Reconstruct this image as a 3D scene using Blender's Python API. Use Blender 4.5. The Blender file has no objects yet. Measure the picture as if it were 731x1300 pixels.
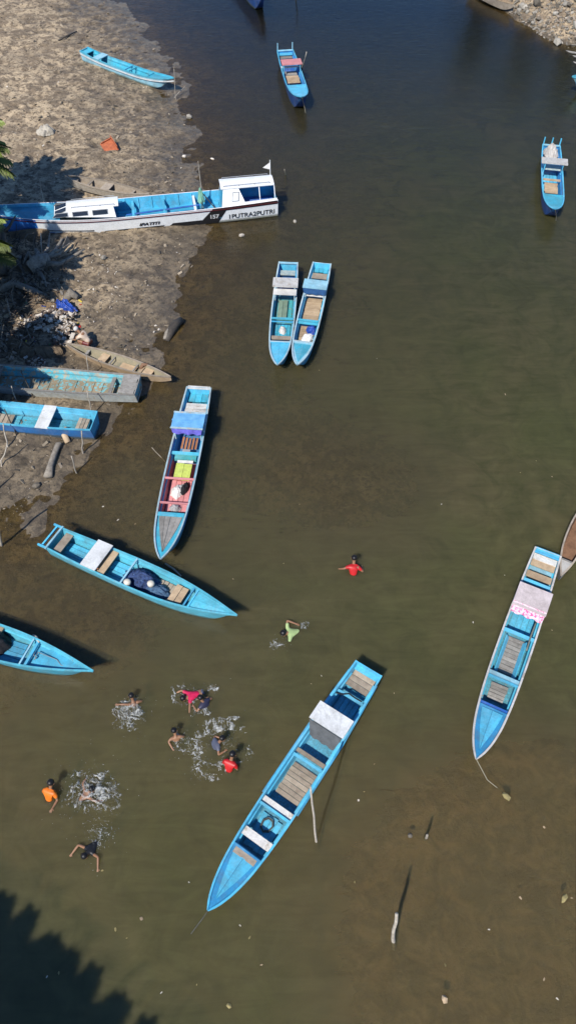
import bpy, math, random
import numpy as np
from mathutils import Vector, Matrix
R = math.radians
rnd = random.Random(7)
scene = bpy.context.scene
col = scene.collection

# ------------------------------------------------------------------ camera
F, TH, CH = 950.0, R(53.5), 18.2          # focal length in photo pixels, downward pitch, height in metres
cam_d = bpy.data.cameras.new('camera')
cam_d.sensor_fit = 'VERTICAL'; cam_d.sensor_height = 24.0; cam_d.lens = F / 1300 * 24.0
cam_d.clip_end = 2000.0
cam = bpy.data.objects.new('camera', cam_d); col.objects.link(cam)
cam.location = (0, 0, CH); cam.rotation_euler = (math.pi / 2 - TH, 0, 0)
scene.camera = cam

# ------------------------------------------------------------------ sky, sun, exposure
SUN_EL, SUN_AZ = R(48), R(207)             # azimuth clockwise from +Y; shadows fall away from the camera, to the right
world = bpy.data.worlds.new('World'); scene.world = world; world.use_nodes = True
wn = world.node_tree.nodes; bg = wn['Background']
sky = wn.new('ShaderNodeTexSky'); sky.sky_type = 'NISHITA'; sky.sun_disc = False
sky.sun_elevation = SUN_EL; sky.sun_rotation = SUN_AZ; sky.air_density = 1.0; sky.dust_density = 0.0; sky.ozone_density = 10.0
world.node_tree.links.new(sky.outputs[0], bg.inputs[0]); bg.inputs[1].default_value = 0.12
sun_d = bpy.data.lights.new('sun', 'SUN'); sun_d.energy = 4.8; sun_d.angle = R(0.5); sun_d.color = (1, .955, .88)
sun = bpy.data.objects.new('sun', sun_d); col.objects.link(sun)
sdir = Vector((math.sin(SUN_AZ) * math.cos(SUN_EL), math.cos(SUN_AZ) * math.cos(SUN_EL), math.sin(SUN_EL)))
sun.rotation_euler = sdir.to_track_quat('Z', 'Y').to_euler(); sun.location = sdir * 60
scene.view_settings.view_transform = 'Standard'; scene.view_settings.look = 'None'
scene.view_settings.exposure = 0.4; scene.view_settings.gamma = 1.0
scene.view_settings.use_curve_mapping = False
scene.render.engine = 'CYCLES'
scene.cycles.use_denoising = True
scene.cycles.max_bounces = 6; scene.cycles.transparent_max_bounces = 12
scene.cycles.caustics_reflective = False; scene.cycles.caustics_refractive = False

def G(px, py, z=0.0):
    """photo pixel -> the point of that viewing ray at height z"""
    c, s = math.cos(TH), math.sin(TH)
    d = Vector((px - 365.5, F * c + (650 - py) * s, -F * s + (650 - py) * c))
    return Vector((0, 0, CH)) + d * ((z - CH) / d.z)

# ------------------------------------------------------------------ mesh helpers
class MB:
    def __init__(s): s.v = []; s.f = []; s.m = []
    def add(s, vs, fs, m=0, M=None):
        o = len(s.v)
        s.v += [tuple((M @ Vector(p)) if M else p) for p in vs]
        s.f += [tuple(i + o for i in f) for f in fs]; s.m += [m] * len(fs)
        return s
    def box(s, c, d, m=0, rot=None, bev=0.0):
        x, y, z = d[0] / 2, d[1] / 2, d[2] / 2
        M = Matrix.Translation(c) @ (rot.to_4x4() if rot else Matrix.Identity(4))
        vs = [(a * x, b * y, e * z) for e in (-1, 1) for b in (-1, 1) for a in (-1, 1)]
        return s.add(vs, [(0, 2, 3, 1), (4, 5, 7, 6), (0, 1, 5, 4), (2, 6, 7, 3), (0, 4, 6, 2), (1, 3, 7, 5)], m, M)
    def tube(s, pts, rad, n=6, m=0):
        pts = [Vector(p) for p in pts]
        if not hasattr(rad, '__len__'): rad = [rad] * len(pts)
        vs, fs = [], []
        for i, p in enumerate(pts):
            t = (pts[min(i + 1, len(pts) - 1)] - pts[max(i - 1, 0)]).normalized()
            u = t.orthogonal() if abs(t.z) > .95 else t.cross(Vector((0, 0, 1)))
            u.normalize(); w = t.cross(u)
            for k in range(n):
                a = 2 * math.pi * k / n
                vs.append(tuple(p + (u * math.cos(a) + w * math.sin(a)) * rad[i]))
        for i in range(len(pts) - 1):
            for k in range(n):
                a, b = i * n + k, i * n + (k + 1) % n
                fs.append((a, b, b + n, a + n))
        fs.append(tuple(range(n))[::-1]); fs.append(tuple(range((len(pts) - 1) * n, len(pts) * n)))
        return s.add(vs, fs, m)
    def loft(s, rings, m=0, closed=False, mf=None):
        n = len(rings[0]); vs = [tuple(p) for r in rings for p in r]; fs = []; ms = []
        for i in range(len(rings) - 1):
            for k in range(n if closed else n - 1):
                a, b = i * n + k, i * n + (k + 1) % n
                fs.append((a, b, b + n, a + n)); ms.append(mf(i, k) if mf else m)
        o = len(s.v); s.v += vs; s.f += [tuple(q + o for q in f) for f in fs]; s.m += ms
        return s
    def prism(s, poly, z0, z1, m=0, M=None):
        n = len(poly)
        vs = [(x, y, z0) for x, y in poly] + [(x, y, z1) for x, y in poly]
        fs = [tuple(range(n))[::-1], tuple(range(n, 2 * n))] + [(i, (i + 1) % n, (i + 1) % n + n, i + n) for i in range(n)]
        return s.add(vs, fs, m, M)
    def build(s, name, mats, parent=None, smooth=False):
        me = bpy.data.meshes.new(name); me.from_pydata(s.v, [], s.f)
        if not isinstance(mats, (list, tuple)): mats = [mats]
        for q in mats: me.materials.append(q)
        me.polygons.foreach_set('material_index', s.m)
        if smooth: me.polygons.foreach_set('use_smooth', [True] * len(s.f))
        me.update()
        o = bpy.data.objects.new(name, me); col.objects.link(o)
        if parent: o.parent = parent
        return o

def tag(o, label, cat, group=None, kind=None):
    if label: o['label'] = label
    if cat: o['category'] = cat
    if group: o['group'] = group
    if kind: o['kind'] = kind
    return o
def empty(name, loc, rz=0.0):
    o = bpy.data.objects.new(name, None); col.objects.link(o)
    o.location = loc; o.rotation_euler = (0, 0, rz); o.empty_display_size = .2
    return o

# ------------------------------------------------------------------ noise on arrays
_rs = np.random.RandomState(11); _lat = _rs.rand(512, 512)
def vnoise(x, y):
    xi, yi = np.floor(x).astype(int), np.floor(y).astype(int)
    fx, fy = x - xi, y - yi
    fx, fy = fx * fx * (3 - 2 * fx), fy * fy * (3 - 2 * fy)
    a = _lat[xi % 512, yi % 512]; b = _lat[(xi + 1) % 512, yi % 512]
    c = _lat[xi % 512, (yi + 1) % 512]; d = _lat[(xi + 1) % 512, (yi + 1) % 512]
    return (a * (1 - fx) + b * fx) * (1 - fy) + (c * (1 - fx) + d * fx) * fy
def fbm(x, y, o=4, g=.5):
    t = 0; a = 1; n = 0
    for i in range(o):
        t = t + a * vnoise(x * 2 ** i + 37.1 * i, y * 2 ** i + 91.7 * i); n += a; a *= g
    return t / n

# ------------------------------------------------------------------ materials
def nd(nt, typ, **kw):
    n = nt.nodes.new(typ)
    for k, v in kw.items(): setattr(n, k, v)
    return n
def ramp(nt, fac, stops):
    r = nd(nt, 'ShaderNodeValToRGB'); e = r.color_ramp.elements
    while len(e) < len(stops): e.new(.5)
    for q, (p, c) in zip(e, stops):
        q.position = p; q.color = (c, c, c, 1) if not hasattr(c, '__len__') else (*c, 1)
    nt.links.new(fac, r.inputs[0]); return r.outputs[0]
def mixc(nt, fac, a, b, mode='MIX'):
    m = nd(nt, 'ShaderNodeMix', data_type='RGBA', blend_type=mode)
    for s, v in ((0, fac), (6, a), (7, b)):
        if hasattr(v, 'is_linked') or hasattr(v, 'links'): nt.links.new(v, m.inputs[s])
        elif s == 0: m.inputs[0].default_value = v
        else: m.inputs[s].default_value = (*v, 1)
    return m.outputs[2]
def noise(nt, vec, scale, detail=4, rough=.55, dist=0.0):
    n = nd(nt, 'ShaderNodeTexNoise'); n.inputs['Scale'].default_value = scale
    n.inputs['Detail'].default_value = detail; n.inputs['Roughness'].default_value = rough
    n.inputs['Distortion'].default_value = dist
    nt.links.new(vec, n.inputs['Vector']); return n.outputs['Fac']
MATS = {}
def M(name, rgb, rgb2=None, scale=5.0, rough=.6, wear=None, wear_at=.62, rv=.16, bump=.15, stretch=None, spec=.35, bscale=30, grime=0.0, waterline=False):
    if name in MATS: return MATS[name]
    m = bpy.data.materials.new(name); m.use_nodes = True; nt = m.node_tree
    p = nt.nodes['Principled BSDF']; tc = nd(nt, 'ShaderNodeTexCoord'); vec = tc.outputs['Object']
    if stretch:
        mp = nd(nt, 'ShaderNodeMapping'); mp.inputs['Scale'].default_value = stretch
        nt.links.new(vec, mp.inputs[0]); vec = mp.outputs[0]
    rgb2 = rgb2 or tuple(c * .68 for c in rgb)
    f = ramp(nt, noise(nt, vec, scale, 5, .6, .3), [(.35, 0), (.72, 1)])
    c = mixc(nt, f, rgb, rgb2)
    fine = noise(nt, vec, scale * 9, 3, .6)
    c = mixc(nt, .32, c, ramp(nt, fine, [(.3, .35), (.7, 1.0)]), 'MULTIPLY')
    if wear:
        w = ramp(nt, noise(nt, vec, scale * 2.3, 8, .7, .5), [(wear_at, 0), (wear_at + .05, 1)])
        c = mixc(nt, w, c, wear)
    if grime:
        g1 = ramp(nt, noise(nt, vec, scale * .9, 9, .72, .8), [(.44, 0), (.66, grime)]); c = mixc(nt, g1, c, (.13, .11, .08))
        fd = ramp(nt, noise(nt, vec, scale * .55, 6, .7, .4), [(.50, 0), (.72, .55)]); c = mixc(nt, fd, c, tuple(min(1, q * .75 + .16) for q in rgb))    # sun-bleached patches
    if waterline:
        sz = nd(nt, 'ShaderNodeSeparateXYZ'); nt.links.new(tc.outputs['Object'], sz.inputs[0]); ad = nd(nt, 'ShaderNodeMath', operation='MULTIPLY_ADD')
        nt.links.new(fine, ad.inputs[0]); ad.inputs[1].default_value = .10; nt.links.new(sz.outputs[2], ad.inputs[2])
        c = mixc(nt, ramp(nt, ad.outputs[0], [(.10, .8), (.18, 0)]), c, (.07, .075, .04))                                # algae along the waterline
    oi = nd(nt, 'ShaderNodeObjectInfo')
    mr = nd(nt, 'ShaderNodeMapRange'); mr.inputs[3].default_value = 1 - rv; mr.inputs[4].default_value = 1 + rv * .5
    nt.links.new(oi.outputs['Random'], mr.inputs[0])
    c = mixc(nt, 1.0, c, mr.outputs[0], 'MULTIPLY')
    nt.links.new(c, p.inputs['Base Color'])
    p.inputs['Roughness'].default_value = rough; p.inputs['Specular IOR Level'].default_value = spec
    if bump:
        b = nd(nt, 'ShaderNodeBump'); b.inputs['Strength'].default_value = bump; b.inputs['Distance'].default_value = .01
        nt.links.new(noise(nt, vec, bscale, 4), b.inputs['Height']); nt.links.new(b.outputs[0], p.inputs['Normal'])
    MATS[name] = m; return m
WOODW = (.30, .24, .17)
def paint(name, rgb, wear=.66, rough=.42, wc=WOODW, dark=.72, grime=.36):
    return M(name, rgb, tuple(c * dark for c in rgb), 2.2, rough, wc, wear - .03, .18, .2, grime=grime, waterline=True)
BLUE = paint('blue_paint', (.065, .40, .64), .70)
BLUE2 = paint('sky_blue_paint', (.10, .51, .74), .71)
CYAN = paint('cyan_paint', (.07, .46, .62), .66)
DBLUE = paint('deep_blue_paint', (.02, .13, .48), .72)
NAVYP = paint('navy_hull_paint', (.013, .07, .25), .74)
MIDB = paint('mid_hull_blue_paint', (.03, .19, .50), .72)
TBLUE = paint('bright_blue_paint', (.04, .29, .64), .74)
SEAB = paint('sea_blue_paint', (.075, .44, .60), .66)
AQUA = paint('aqua_paint', (.115, .53, .68), .67)
TBLUE2 = paint('mid_blue_paint', (.035, .26, .50), .74)
WHITE = paint('white_paint', (.74, .75, .74), .72, .45, (.42, .40, .36), .86)
WHITE2 = paint('chalky_white_paint', (.66, .64, .60), .6, .6, (.38, .33, .27), .8)
PINK = paint('faded_pink_paint', (.68, .27, .27), .68, .6, (.62, .5, .46), .85, .15)
RED = paint('red_interior_paint', (.66, .17, .18), .66, .55, (.6, .4, .37), .85, .15)
TEAL = paint('teal_paint', (.06, .36, .38), .6, .5)
PALE = paint('pale_blue_paint', (.30, .58, .70), .66, .5, (.5, .55, .55))
WORN = paint('weathered_turquoise_paint', (.10, .42, .50), .53, .7, (.34, .30, .22))
RIMW = paint('pale_rim_paint', (.42, .58, .64), .6, .55, (.45, .42, .36))
WOOD = M('weathered_wood', (.40, .335, .26), (.25, .20, .15), 6, .8, (.5, .45, .38), .66, .35, .4)
WOODT = M('tan_wood', (.50, .37, .235), (.34, .24, .15), 5, .75, (.58, .5, .4), .66, .3, .3)
WOODG = M('grey_wood', (.33, .31, .28), (.20, .185, .165), 7, .85, (.45, .43, .40), .64, .3, .5)
WOODB = M('brown_wood', (.24, .13, .075), (.13, .07, .04), 6, .75, None, .6, .4, .3)
DARKW = M('dark_wet_wood', (.07, .058, .045), (.035, .03, .025), 8, .6, None, .6, .3, .6)
BARK = M('driftwood_bark', (.30, .265, .22), (.15, .13, .105), 9, .9, None, .6, .3, .8)
STICK = M('bleached_stick_wood', (.46, .41, .34), (.28, .24, .19), 8, .85, None, .6, .25, .4)
CANVG = M('grey_canvas', (.125, .13, .135), (.075, .078, .08), 4, .8, None, .6, .1, .3)
ROPE = M('rope_fibre', (.30, .27, .20), None, 20, .9)
NET = M('blue_fishing_net', (.03, .06, .17), (.008, .012, .03), 16, .8, (.16, .28, .42), .60, .2, 1.0)
NET2 = M('pale_blue_net', (.07, .15, .26), (.02, .04, .09), 18, .8, (.3, .42, .5), .62, .2, 1.0)
BLACKN = M('black_net', (.018, .018, .022), (.006, .006, .008), 14, .8, (.12, .12, .12), .68, .2, 1.0)
FOAMW = M('cork_float', (.72, .66, .55), None, 8, .7)
YEL = paint('yellow_green_paint', (.52, .60, .12), .70, .6, (.6, .6, .4))
PURP = M('violet_cloth', (.13, .12, .50), (.07, .06, .28), 7, .85, (.45, .45, .7), .66)
TARPB = M('light_blue_tarp', (.20, .48, .74), (.11, .33, .62), 5, .5, (.55, .7, .8), .66)
TARPD = M('royal_blue_tarp', (.02, .075, .40), (.01, .03, .16), 8, .45, (.2, .35, .7), .68)
CLOTH = M('white_cloth', (.72, .70, .66), (.48, .46, .44), 6, .9)
PINKC = M('pink_floral_cloth', (.74, .60, .64), (.70, .50, .56), 7, .9, (.55, .10, .25), .50)
PINKW = paint('pinkish_white_paint', (.60, .51, .50), .68, .6, (.48, .4, .36), .85)
BLACK = M('black_paint', (.014, .014, .016), None, 6, .5)
GLASSD = M('dark_window_glass', (.02, .024, .03), None, 3, .12, bump=0, spec=.6)
REDS = paint('dark_red_stripe_paint', (.30, .03, .04), .72)
RUST = M('rusty_red_metal', (.42, .12, .05), (.22, .06, .03), 8, .85, (.45, .28, .2), .62)
METAL = M('dull_metal', (.35, .36, .37), None, 10, .45)
ROCKP = M('pale_rock', (.44, .40, .335), (.24, .215, .175), 3, .9, (.58, .55, .48), .62, .4, .8)
ROCKD = M('brown_rock', (.20, .17, .13), (.11, .095, .075), 3, .9, None, .6, .4, .8)
TRASHW = M('white_rubbish', (.70, .64, .56), (.46, .40, .33), 9, .8)
TRASHT = M('tan_rubbish', (.44, .36, .28), (.26, .2, .15), 9, .9)
TRASHB = M('brown_rubbish', (.16, .11, .08), (.08, .06, .05), 9, .9)

# ------------------------------------------------------------------ terrain
LEFT_PX = [(110, -60), (150, -2), (192, 42), (214, 72), (238, 104), (230, 135), (248, 165), (250, 196), (262, 222), (284, 256),
           (272, 290), (264, 310), (247, 332), (238, 362), (230, 398), (206, 425), (190, 468), (180, 506), (132, 546), (112, 566),
           (86, 602), (56, 634), (30, 662), (4, 692), (-40, 708), (-160, 730)]
RIGHT_PX = [(560, -60), (608, -4), (640, 12), (656, 25), (690, 46), (706, 53), (731, 60), (800, 72), (900, 76)]
lp = [tuple(G(*p).xy) for p in LEFT_PX]; rp = [tuple(G(*p).xy) for p in RIGHT_PX]
lp = [(-7, 300), (-11, 90), (-10.5, 68)] + lp + [(-30, 10.5), (-300, 8)]
rp = [(8, 300), (8.5, 110), (9.5, 72)] + rp + [(40, 43), (300, 60)]
LAND_L = lp + [(-300, 300)]; LAND_R = rp + [(300, 300)]
def sdist(x, y, line, poly):
    d = np.full(x.shape, 1e9)
    for (ax, ay), (bx, by) in zip(line[:-1], line[1:]):
        vx, vy = bx - ax, by - ay
        t = np.clip(((x - ax) * vx + (y - ay) * vy) / (vx * vx + vy * vy), 0, 1)
        d = np.minimum(d, np.hypot(x - ax - t * vx, y - ay - t * vy))
    ins = np.zeros(x.shape, bool); n = len(poly)
    for i in range(n):
        (ax, ay), (bx, by) = poly[i], poly[(i + 1) % n]
        if ay == by: continue
        ins ^= ((ay > y) != (by > y)) & (x < (bx - ax) * (y - ay) / (by - ay) + ax)
    return np.where(ins, d, -d)
def height(x, y):
    x, y = np.asarray(x, float), np.asarray(y, float)
    wob = (fbm(x * .55, y * .55, 3, .42) - .5) * 1.5
    dl = sdist(x, y, lp, LAND_L) + wob
    dr = sdist(x, y, rp, LAND_R) + wob * .5
    hl = np.where(dl > 0, .75 * (1 - np.exp(-np.maximum(dl, 0) * .075)), 0)
    hr = np.where(dr > 0, 2.4 * (1 - np.exp(-np.maximum(dr, 0) * .22)), 0)
    far = np.clip((y - 27) / 14, 0, 1)                       # the shallow mud flat spreads wider up-river
    kl = .085 - .052 * far
    bed = -(1.25 + 1.5 * np.clip((y - 24) / 18, 0, 1)) * (1 - np.exp(-np.maximum(np.minimum(-dl * kl, -dr * .16), 0) * 1.0))
    shoal = 1.15 * np.exp(-(((x - 6.2) / 5.4) ** 2 + ((y - 2.0) / 4.4) ** 2) ** 1.1) \
        + .30 * np.exp(-(((x - 5.8) / 1.7) ** 2 + ((y - 5.0) / 1.5) ** 2)) + .42 * np.exp(-(((x - 2.2) / 3.0) ** 2 + ((y - 14.5) / 2.6) ** 2)) \
        + .25 * np.exp(-(((x + 5.5) / 2.5) ** 2 + ((y - 10.2) / 2.0) ** 2))
    bed = bed + np.where((dl < 0) & (dr < 0), np.minimum(shoal, np.maximum(-bed - .14 - .30 * np.clip((-bed - .3), 0, 1), 0)), 0)
    h = hl + hr + bed
    land = np.clip(dl * .30 + .22, 0, 1)
    n = (fbm(x * .8, y * .8, 4) - .5) * .16 * (.5 + land * .6)
    n = n + (fbm(x * 3.1 + 9, y * 3.1, 3, .6) - .5) * .13 * (.25 + land)
    pits = np.clip(fbm(x * 2.3 + 50, y * 2.3 + 20, 3, .6) - .62, 0, 1)
    n = n - pits * .45 * land
    return h + n + (fbm(x * 1.7, y * 1.7, 3) - .5) * .5 * np.clip(dr, 0, 1)
def hz(x, y): return float(height(np.array([x]), np.array([y]))[0])
def GG(px, py, dz=0.0):
    """photo pixel -> point on the ground (mud or river bed)"""
    p = G(px, py, 0)
    for _ in range(4): p = G(px, py, hz(p.x, p.y))
    p.z += dz; return p

def axis(lo, hi, st, far):
    a = np.arange(lo, hi + st / 2, st); out = [lo]; inn = [hi]
    s = st
    while out[-1] > -far: s *= 1.35; out.append(out[-1] - s)
    s = st
    while inn[-1] < far: s *= 1.35; inn.append(inn[-1] + s)
    return np.array(out[:0:-1] + list(a) + inn[1:])
def sheet(name, xs, ys, zf, mat):
    X, Y = np.meshgrid(xs, ys); Z = zf(X, Y)
    nx, ny = len(xs), len(ys)
    co = np.stack([X, Y, Z], -1).reshape(-1, 3).astype(np.float32)
    i = (np.arange(ny - 1)[:, None] * nx + np.arange(nx - 1)[None]).ravel()
    fc = np.stack([i, i + 1, i + nx + 1, i + nx], -1).astype(np.int32)
    me = bpy.data.meshes.new(name); me.vertices.add(len(co)); me.vertices.foreach_set('co', co.ravel())
    me.loops.add(fc.size); me.loops.foreach_set('vertex_index', fc.ravel())
    me.polygons.add(len(fc)); me.polygons.foreach_set('loop_start', np.arange(0, fc.size, 4, dtype=np.int32))
    me.polygons.foreach_set('use_smooth', np.ones(len(fc), bool))
    me.update(calc_edges=True); me.materials.append(mat)
    o = bpy.data.objects.new(name, me); col.objects.link(o); return o, X, Y

def mud_material():
    m = bpy.data.materials.new('river_mud'); m.use_nodes = True; nt = m.node_tree
    p = nt.nodes['Principled BSDF']; g = nd(nt, 'ShaderNodeNewGeometry'); pos = g.outputs['Position']
    sx = nd(nt, 'ShaderNodeSeparateXYZ'); nt.links.new(pos, sx.inputs[0])
    big = noise(nt, pos, .35, 5, .6, .4); mid = noise(nt, pos, 1.7, 6, .65, .6); fine = noise(nt, pos, 14, 5, .7)
    c = mixc(nt, ramp(nt, big, [(.38, 0), (.62, 1)]), (.50, .385, .25), (.36, .28, .185))
    c = mixc(nt, ramp(nt, mid, [(.44, 0), (.56, 1)]), c, (.215, .162, .108))
    c = mixc(nt, ramp(nt, noise(nt, pos, 5.5, 6, .7, .4), [(.50, 0), (.62, 1)]), c, (.10, .076, .052))
    c = mixc(nt, .55, c, ramp(nt, fine, [(.25, .35), (.7, 1.2)]), 'MULTIPLY')
    c = mixc(nt, ramp(nt, noise(nt, pos, 9, 3, .6), [(.66, 0), (.70, 1)]), c, (.46, .40, .31))
    # y: up-river mud is browner and drier than the grey mud near the boats
    wetz = nd(nt, 'ShaderNodeMath', operation='MULTIPLY_ADD'); nt.links.new(mid, wetz.inputs[0])
    wetz.inputs[1].default_value = -.10; nt.links.new(sx.outputs[2], wetz.inputs[2])
    dry = ramp(nt, wetz.outputs[0], [(0.0, 0), (.05, .22), (.24, 1)])
    wetc = mixc(nt, .9, mixc(nt, .4, c, (.15, .14, .12)), (.46, .44, .41), 'MULTIPLY')
    sand = ramp(nt, sx.outputs[1], [(.35, 1), (.60, 0)]); yy = nd(nt, 'ShaderNodeMath', operation='DIVIDE'); yy.inputs[1].default_value = 16.0
    nt.links.new(sx.outputs[1], yy.inputs[0]); nt.links.new(yy.outputs[0], sand.node.inputs[0])                             # the shoal down-river is pale sand
    wetc = mixc(nt, sand, wetc, mixc(nt, ramp(nt, mid, [(.4, 0), (.6, 1)]), (.40, .275, .15), (.25, .175, .095)))
    c2 = mixc(nt, dry, wetc, c)
    nt.links.new(c2, p.inputs['Base Color'])
    rr = nd(nt, 'ShaderNodeMapRange'); nt.links.new(dry, rr.inputs[0]); rr.inputs[3].default_value = .38; rr.inputs[4].default_value = .92
    nt.links.new(rr.outputs[0], p.inputs['Roughness']); p.inputs['Specular IOR Level'].default_value = .3
    b = nd(nt, 'ShaderNodeBump'); b.inputs['Strength'].default_value = .85; b.inputs['Distance'].default_value = .07
    nt.links.new(noise(nt, pos, 5, 9, .72), b.inputs['Height']); nt.links.new(b.outputs[0], p.inputs['Normal'])
    return m
def water_material():
    m = bpy.data.materials.new('silty_river_water'); m.use_nodes = True; nt = m.node_tree
    for n in list(nt.nodes):
        if n.type != 'OUTPUT_MATERIAL': nt.nodes.remove(n)
    out = [n for n in nt.nodes][0]
    g = nd(nt, 'ShaderNodeNewGeometry'); pos = g.outputs['Position']
    at = nd(nt, 'ShaderNodeAttribute'); at.attribute_name = 'silt'
    dp = nd(nt, 'ShaderNodeAttribute'); dp.attribute_name = 'water_depth'
    # silt suspended in the water: browner where it is shallow and stirred, greener in the channel
    n1 = noise(nt, pos, .22, 5, .6, .8); n2 = noise(nt, pos, .9, 5, .65, 1.2)
    c = mixc(nt, ramp(nt, n1, [(.35, 0), (.68, 1)]), (.068, .069, .026), (.088, .076, .034))
    c = mixc(nt, ramp(nt, n2, [(.40, 0), (.70, 1)]), c, (.053, .053, .022))
    c = mixc(nt, dp.outputs['Fac'], (.080, .068, .038), c)
    dd = nd(nt, 'ShaderNodeAttribute'); dd.attribute_name = 'clear_deep'; c = mixc(nt, dd.outputs['Fac'], c, (.004, .005, .004))   # clearer up-river, where nobody stirs the silt
    st3 = nd(nt, 'ShaderNodeMapping'); st3.inputs['Scale'].default_value = (.5, 2.4, 1); st3.inputs['Rotation'].default_value = (0, 0, R(-25)); nt.links.new(pos, st3.inputs[0])
    c = mixc(nt, .45, c, ramp(nt, noise(nt, st3.outputs[0], 1.1, 6, .65, 1.5), [(.32, .72), (.68, 1.25)]), 'MULTIPLY')   # drifting streaks of silt
    dif = nd(nt, 'ShaderNodeSubsurfaceScattering', falloff='BURLEY'); nt.links.new(c, dif.inputs['Color'])              # light spreads in the silty water
    dif.inputs['Scale'].default_value = .24; dif.inputs['Radius'].default_value = (1.0, 1.0, .6)
    tr = nd(nt, 'ShaderNodeBsdfTransparent'); tr.inputs[0].default_value = (.80, .74, .56, 1)
    body = nd(nt, 'ShaderNodeMixShader'); nt.links.new(at.outputs['Fac'], body.inputs[0])
    nt.links.new(tr.outputs[0], body.inputs[1]); nt.links.new(dif.outputs[0], body.inputs[2])
    mp = nd(nt, 'ShaderNodeMapping'); mp.inputs['Scale'].default_value = (1.0, 2.2, 1); mp.inputs['Rotation'].default_value = (0, 0, R(12))
    nt.links.new(pos, mp.inputs[0])
    b = nd(nt, 'ShaderNodeBump'); b.inputs['Strength'].default_value = .48; b.inputs['Distance'].default_value = .03
    nt.links.new(noise(nt, mp.outputs[0], 2.2, 7, .62, .7), b.inputs['Height'])
    gl = nd(nt, 'ShaderNodeBsdfGlossy'); gl.inputs['Roughness'].default_value = .04; nt.links.new(b.outputs[0], gl.inputs['Normal'])
    fr = nd(nt, 'ShaderNodeFresnel'); fr.inputs[0].default_value = 1.333; nt.links.new(b.outputs[0], fr.inputs['Normal'])
    mx = nd(nt, 'ShaderNodeMixShader'); nt.links.new(fr.outputs[0], mx.inputs[0])
    nt.links.new(body.outputs[0], mx.inputs[1]); nt.links.new(gl.outputs[0], mx.inputs[2])
    nt.links.new(mx.outputs[0], out.inputs[0])
    return m
ground, _, _ = sheet('ground', axis(-19, 19, .12, 320), axis(-5, 58, .12, 320), height, mud_material())
tag(ground, 'brown and grey tidal mud of the river bank and bed', 'ground', kind='structure')
water, WX, WY = sheet('water', axis(-19, 19, .25, 320), axis(-5, 58, .25, 320), lambda x, y: x * 0, water_material())
tag(water, 'murky olive river water turning blue up-river', 'water', kind='structure')
dep = np.clip(-height(WX, WY), 0, 3).ravel()
a_ = water.data.attributes.new('silt', 'FLOAT', 'POINT'); a_.data.foreach_set('value', (.10 + .82 * (1 - np.exp(-dep / .42))).astype(np.float32))
a_ = water.data.attributes.new('water_depth', 'FLOAT', 'POINT'); a_.data.foreach_set('value', np.clip((dep - .1) / .7, 0, 1).astype(np.float32))
a_ = water.data.attributes.new('clear_deep', 'FLOAT', 'POINT'); a_.data.foreach_set('value', np.clip((WY.ravel() - 13) / 38, 0, 1).astype(np.float32))

# ------------------------------------------------------------------ boats
def crom(xs, ys, q):
    """smooth curve through control points"""
    xs, ys = np.array(xs, float), np.array(ys, float)
    m = np.gradient(ys, xs); q = np.asarray(q, float)
    i = np.clip(np.searchsorted(xs, q) - 1, 0, len(xs) - 2); h = xs[i + 1] - xs[i]; t = (q - xs[i]) / h
    return (2*t**3-3*t**2+1)*ys[i] + (t**3-2*t**2+t)*h*m[i] + (-2*t**3+3*t**2)*ys[i+1] + (t**3-t**2)*h*m[i+1]
PLAN = ([0, .12, .3, .5, .66, .78, .87, .94, .98, 1], [.84, .91, .98, 1, .965, .875, .72, .46, .21, .015])
PLAN_U = ([0, .12, .3, .5, .7, .82, .90, .95, .985, 1], [.86, .93, .99, 1, .98, .90, .74, .55, .28, .05])
PLAN_P = ([0, .12, .3, .5, .64, .76, .87, .94, .98, 1], [.84, .91, .98, 1, .93, .74, .45, .22, .08, .012])
CANOE = ([0, .03, .1, .25, .5, .75, .9, .97, 1], [.03, .16, .42, .80, 1, .80, .42, .16, .03])

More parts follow.
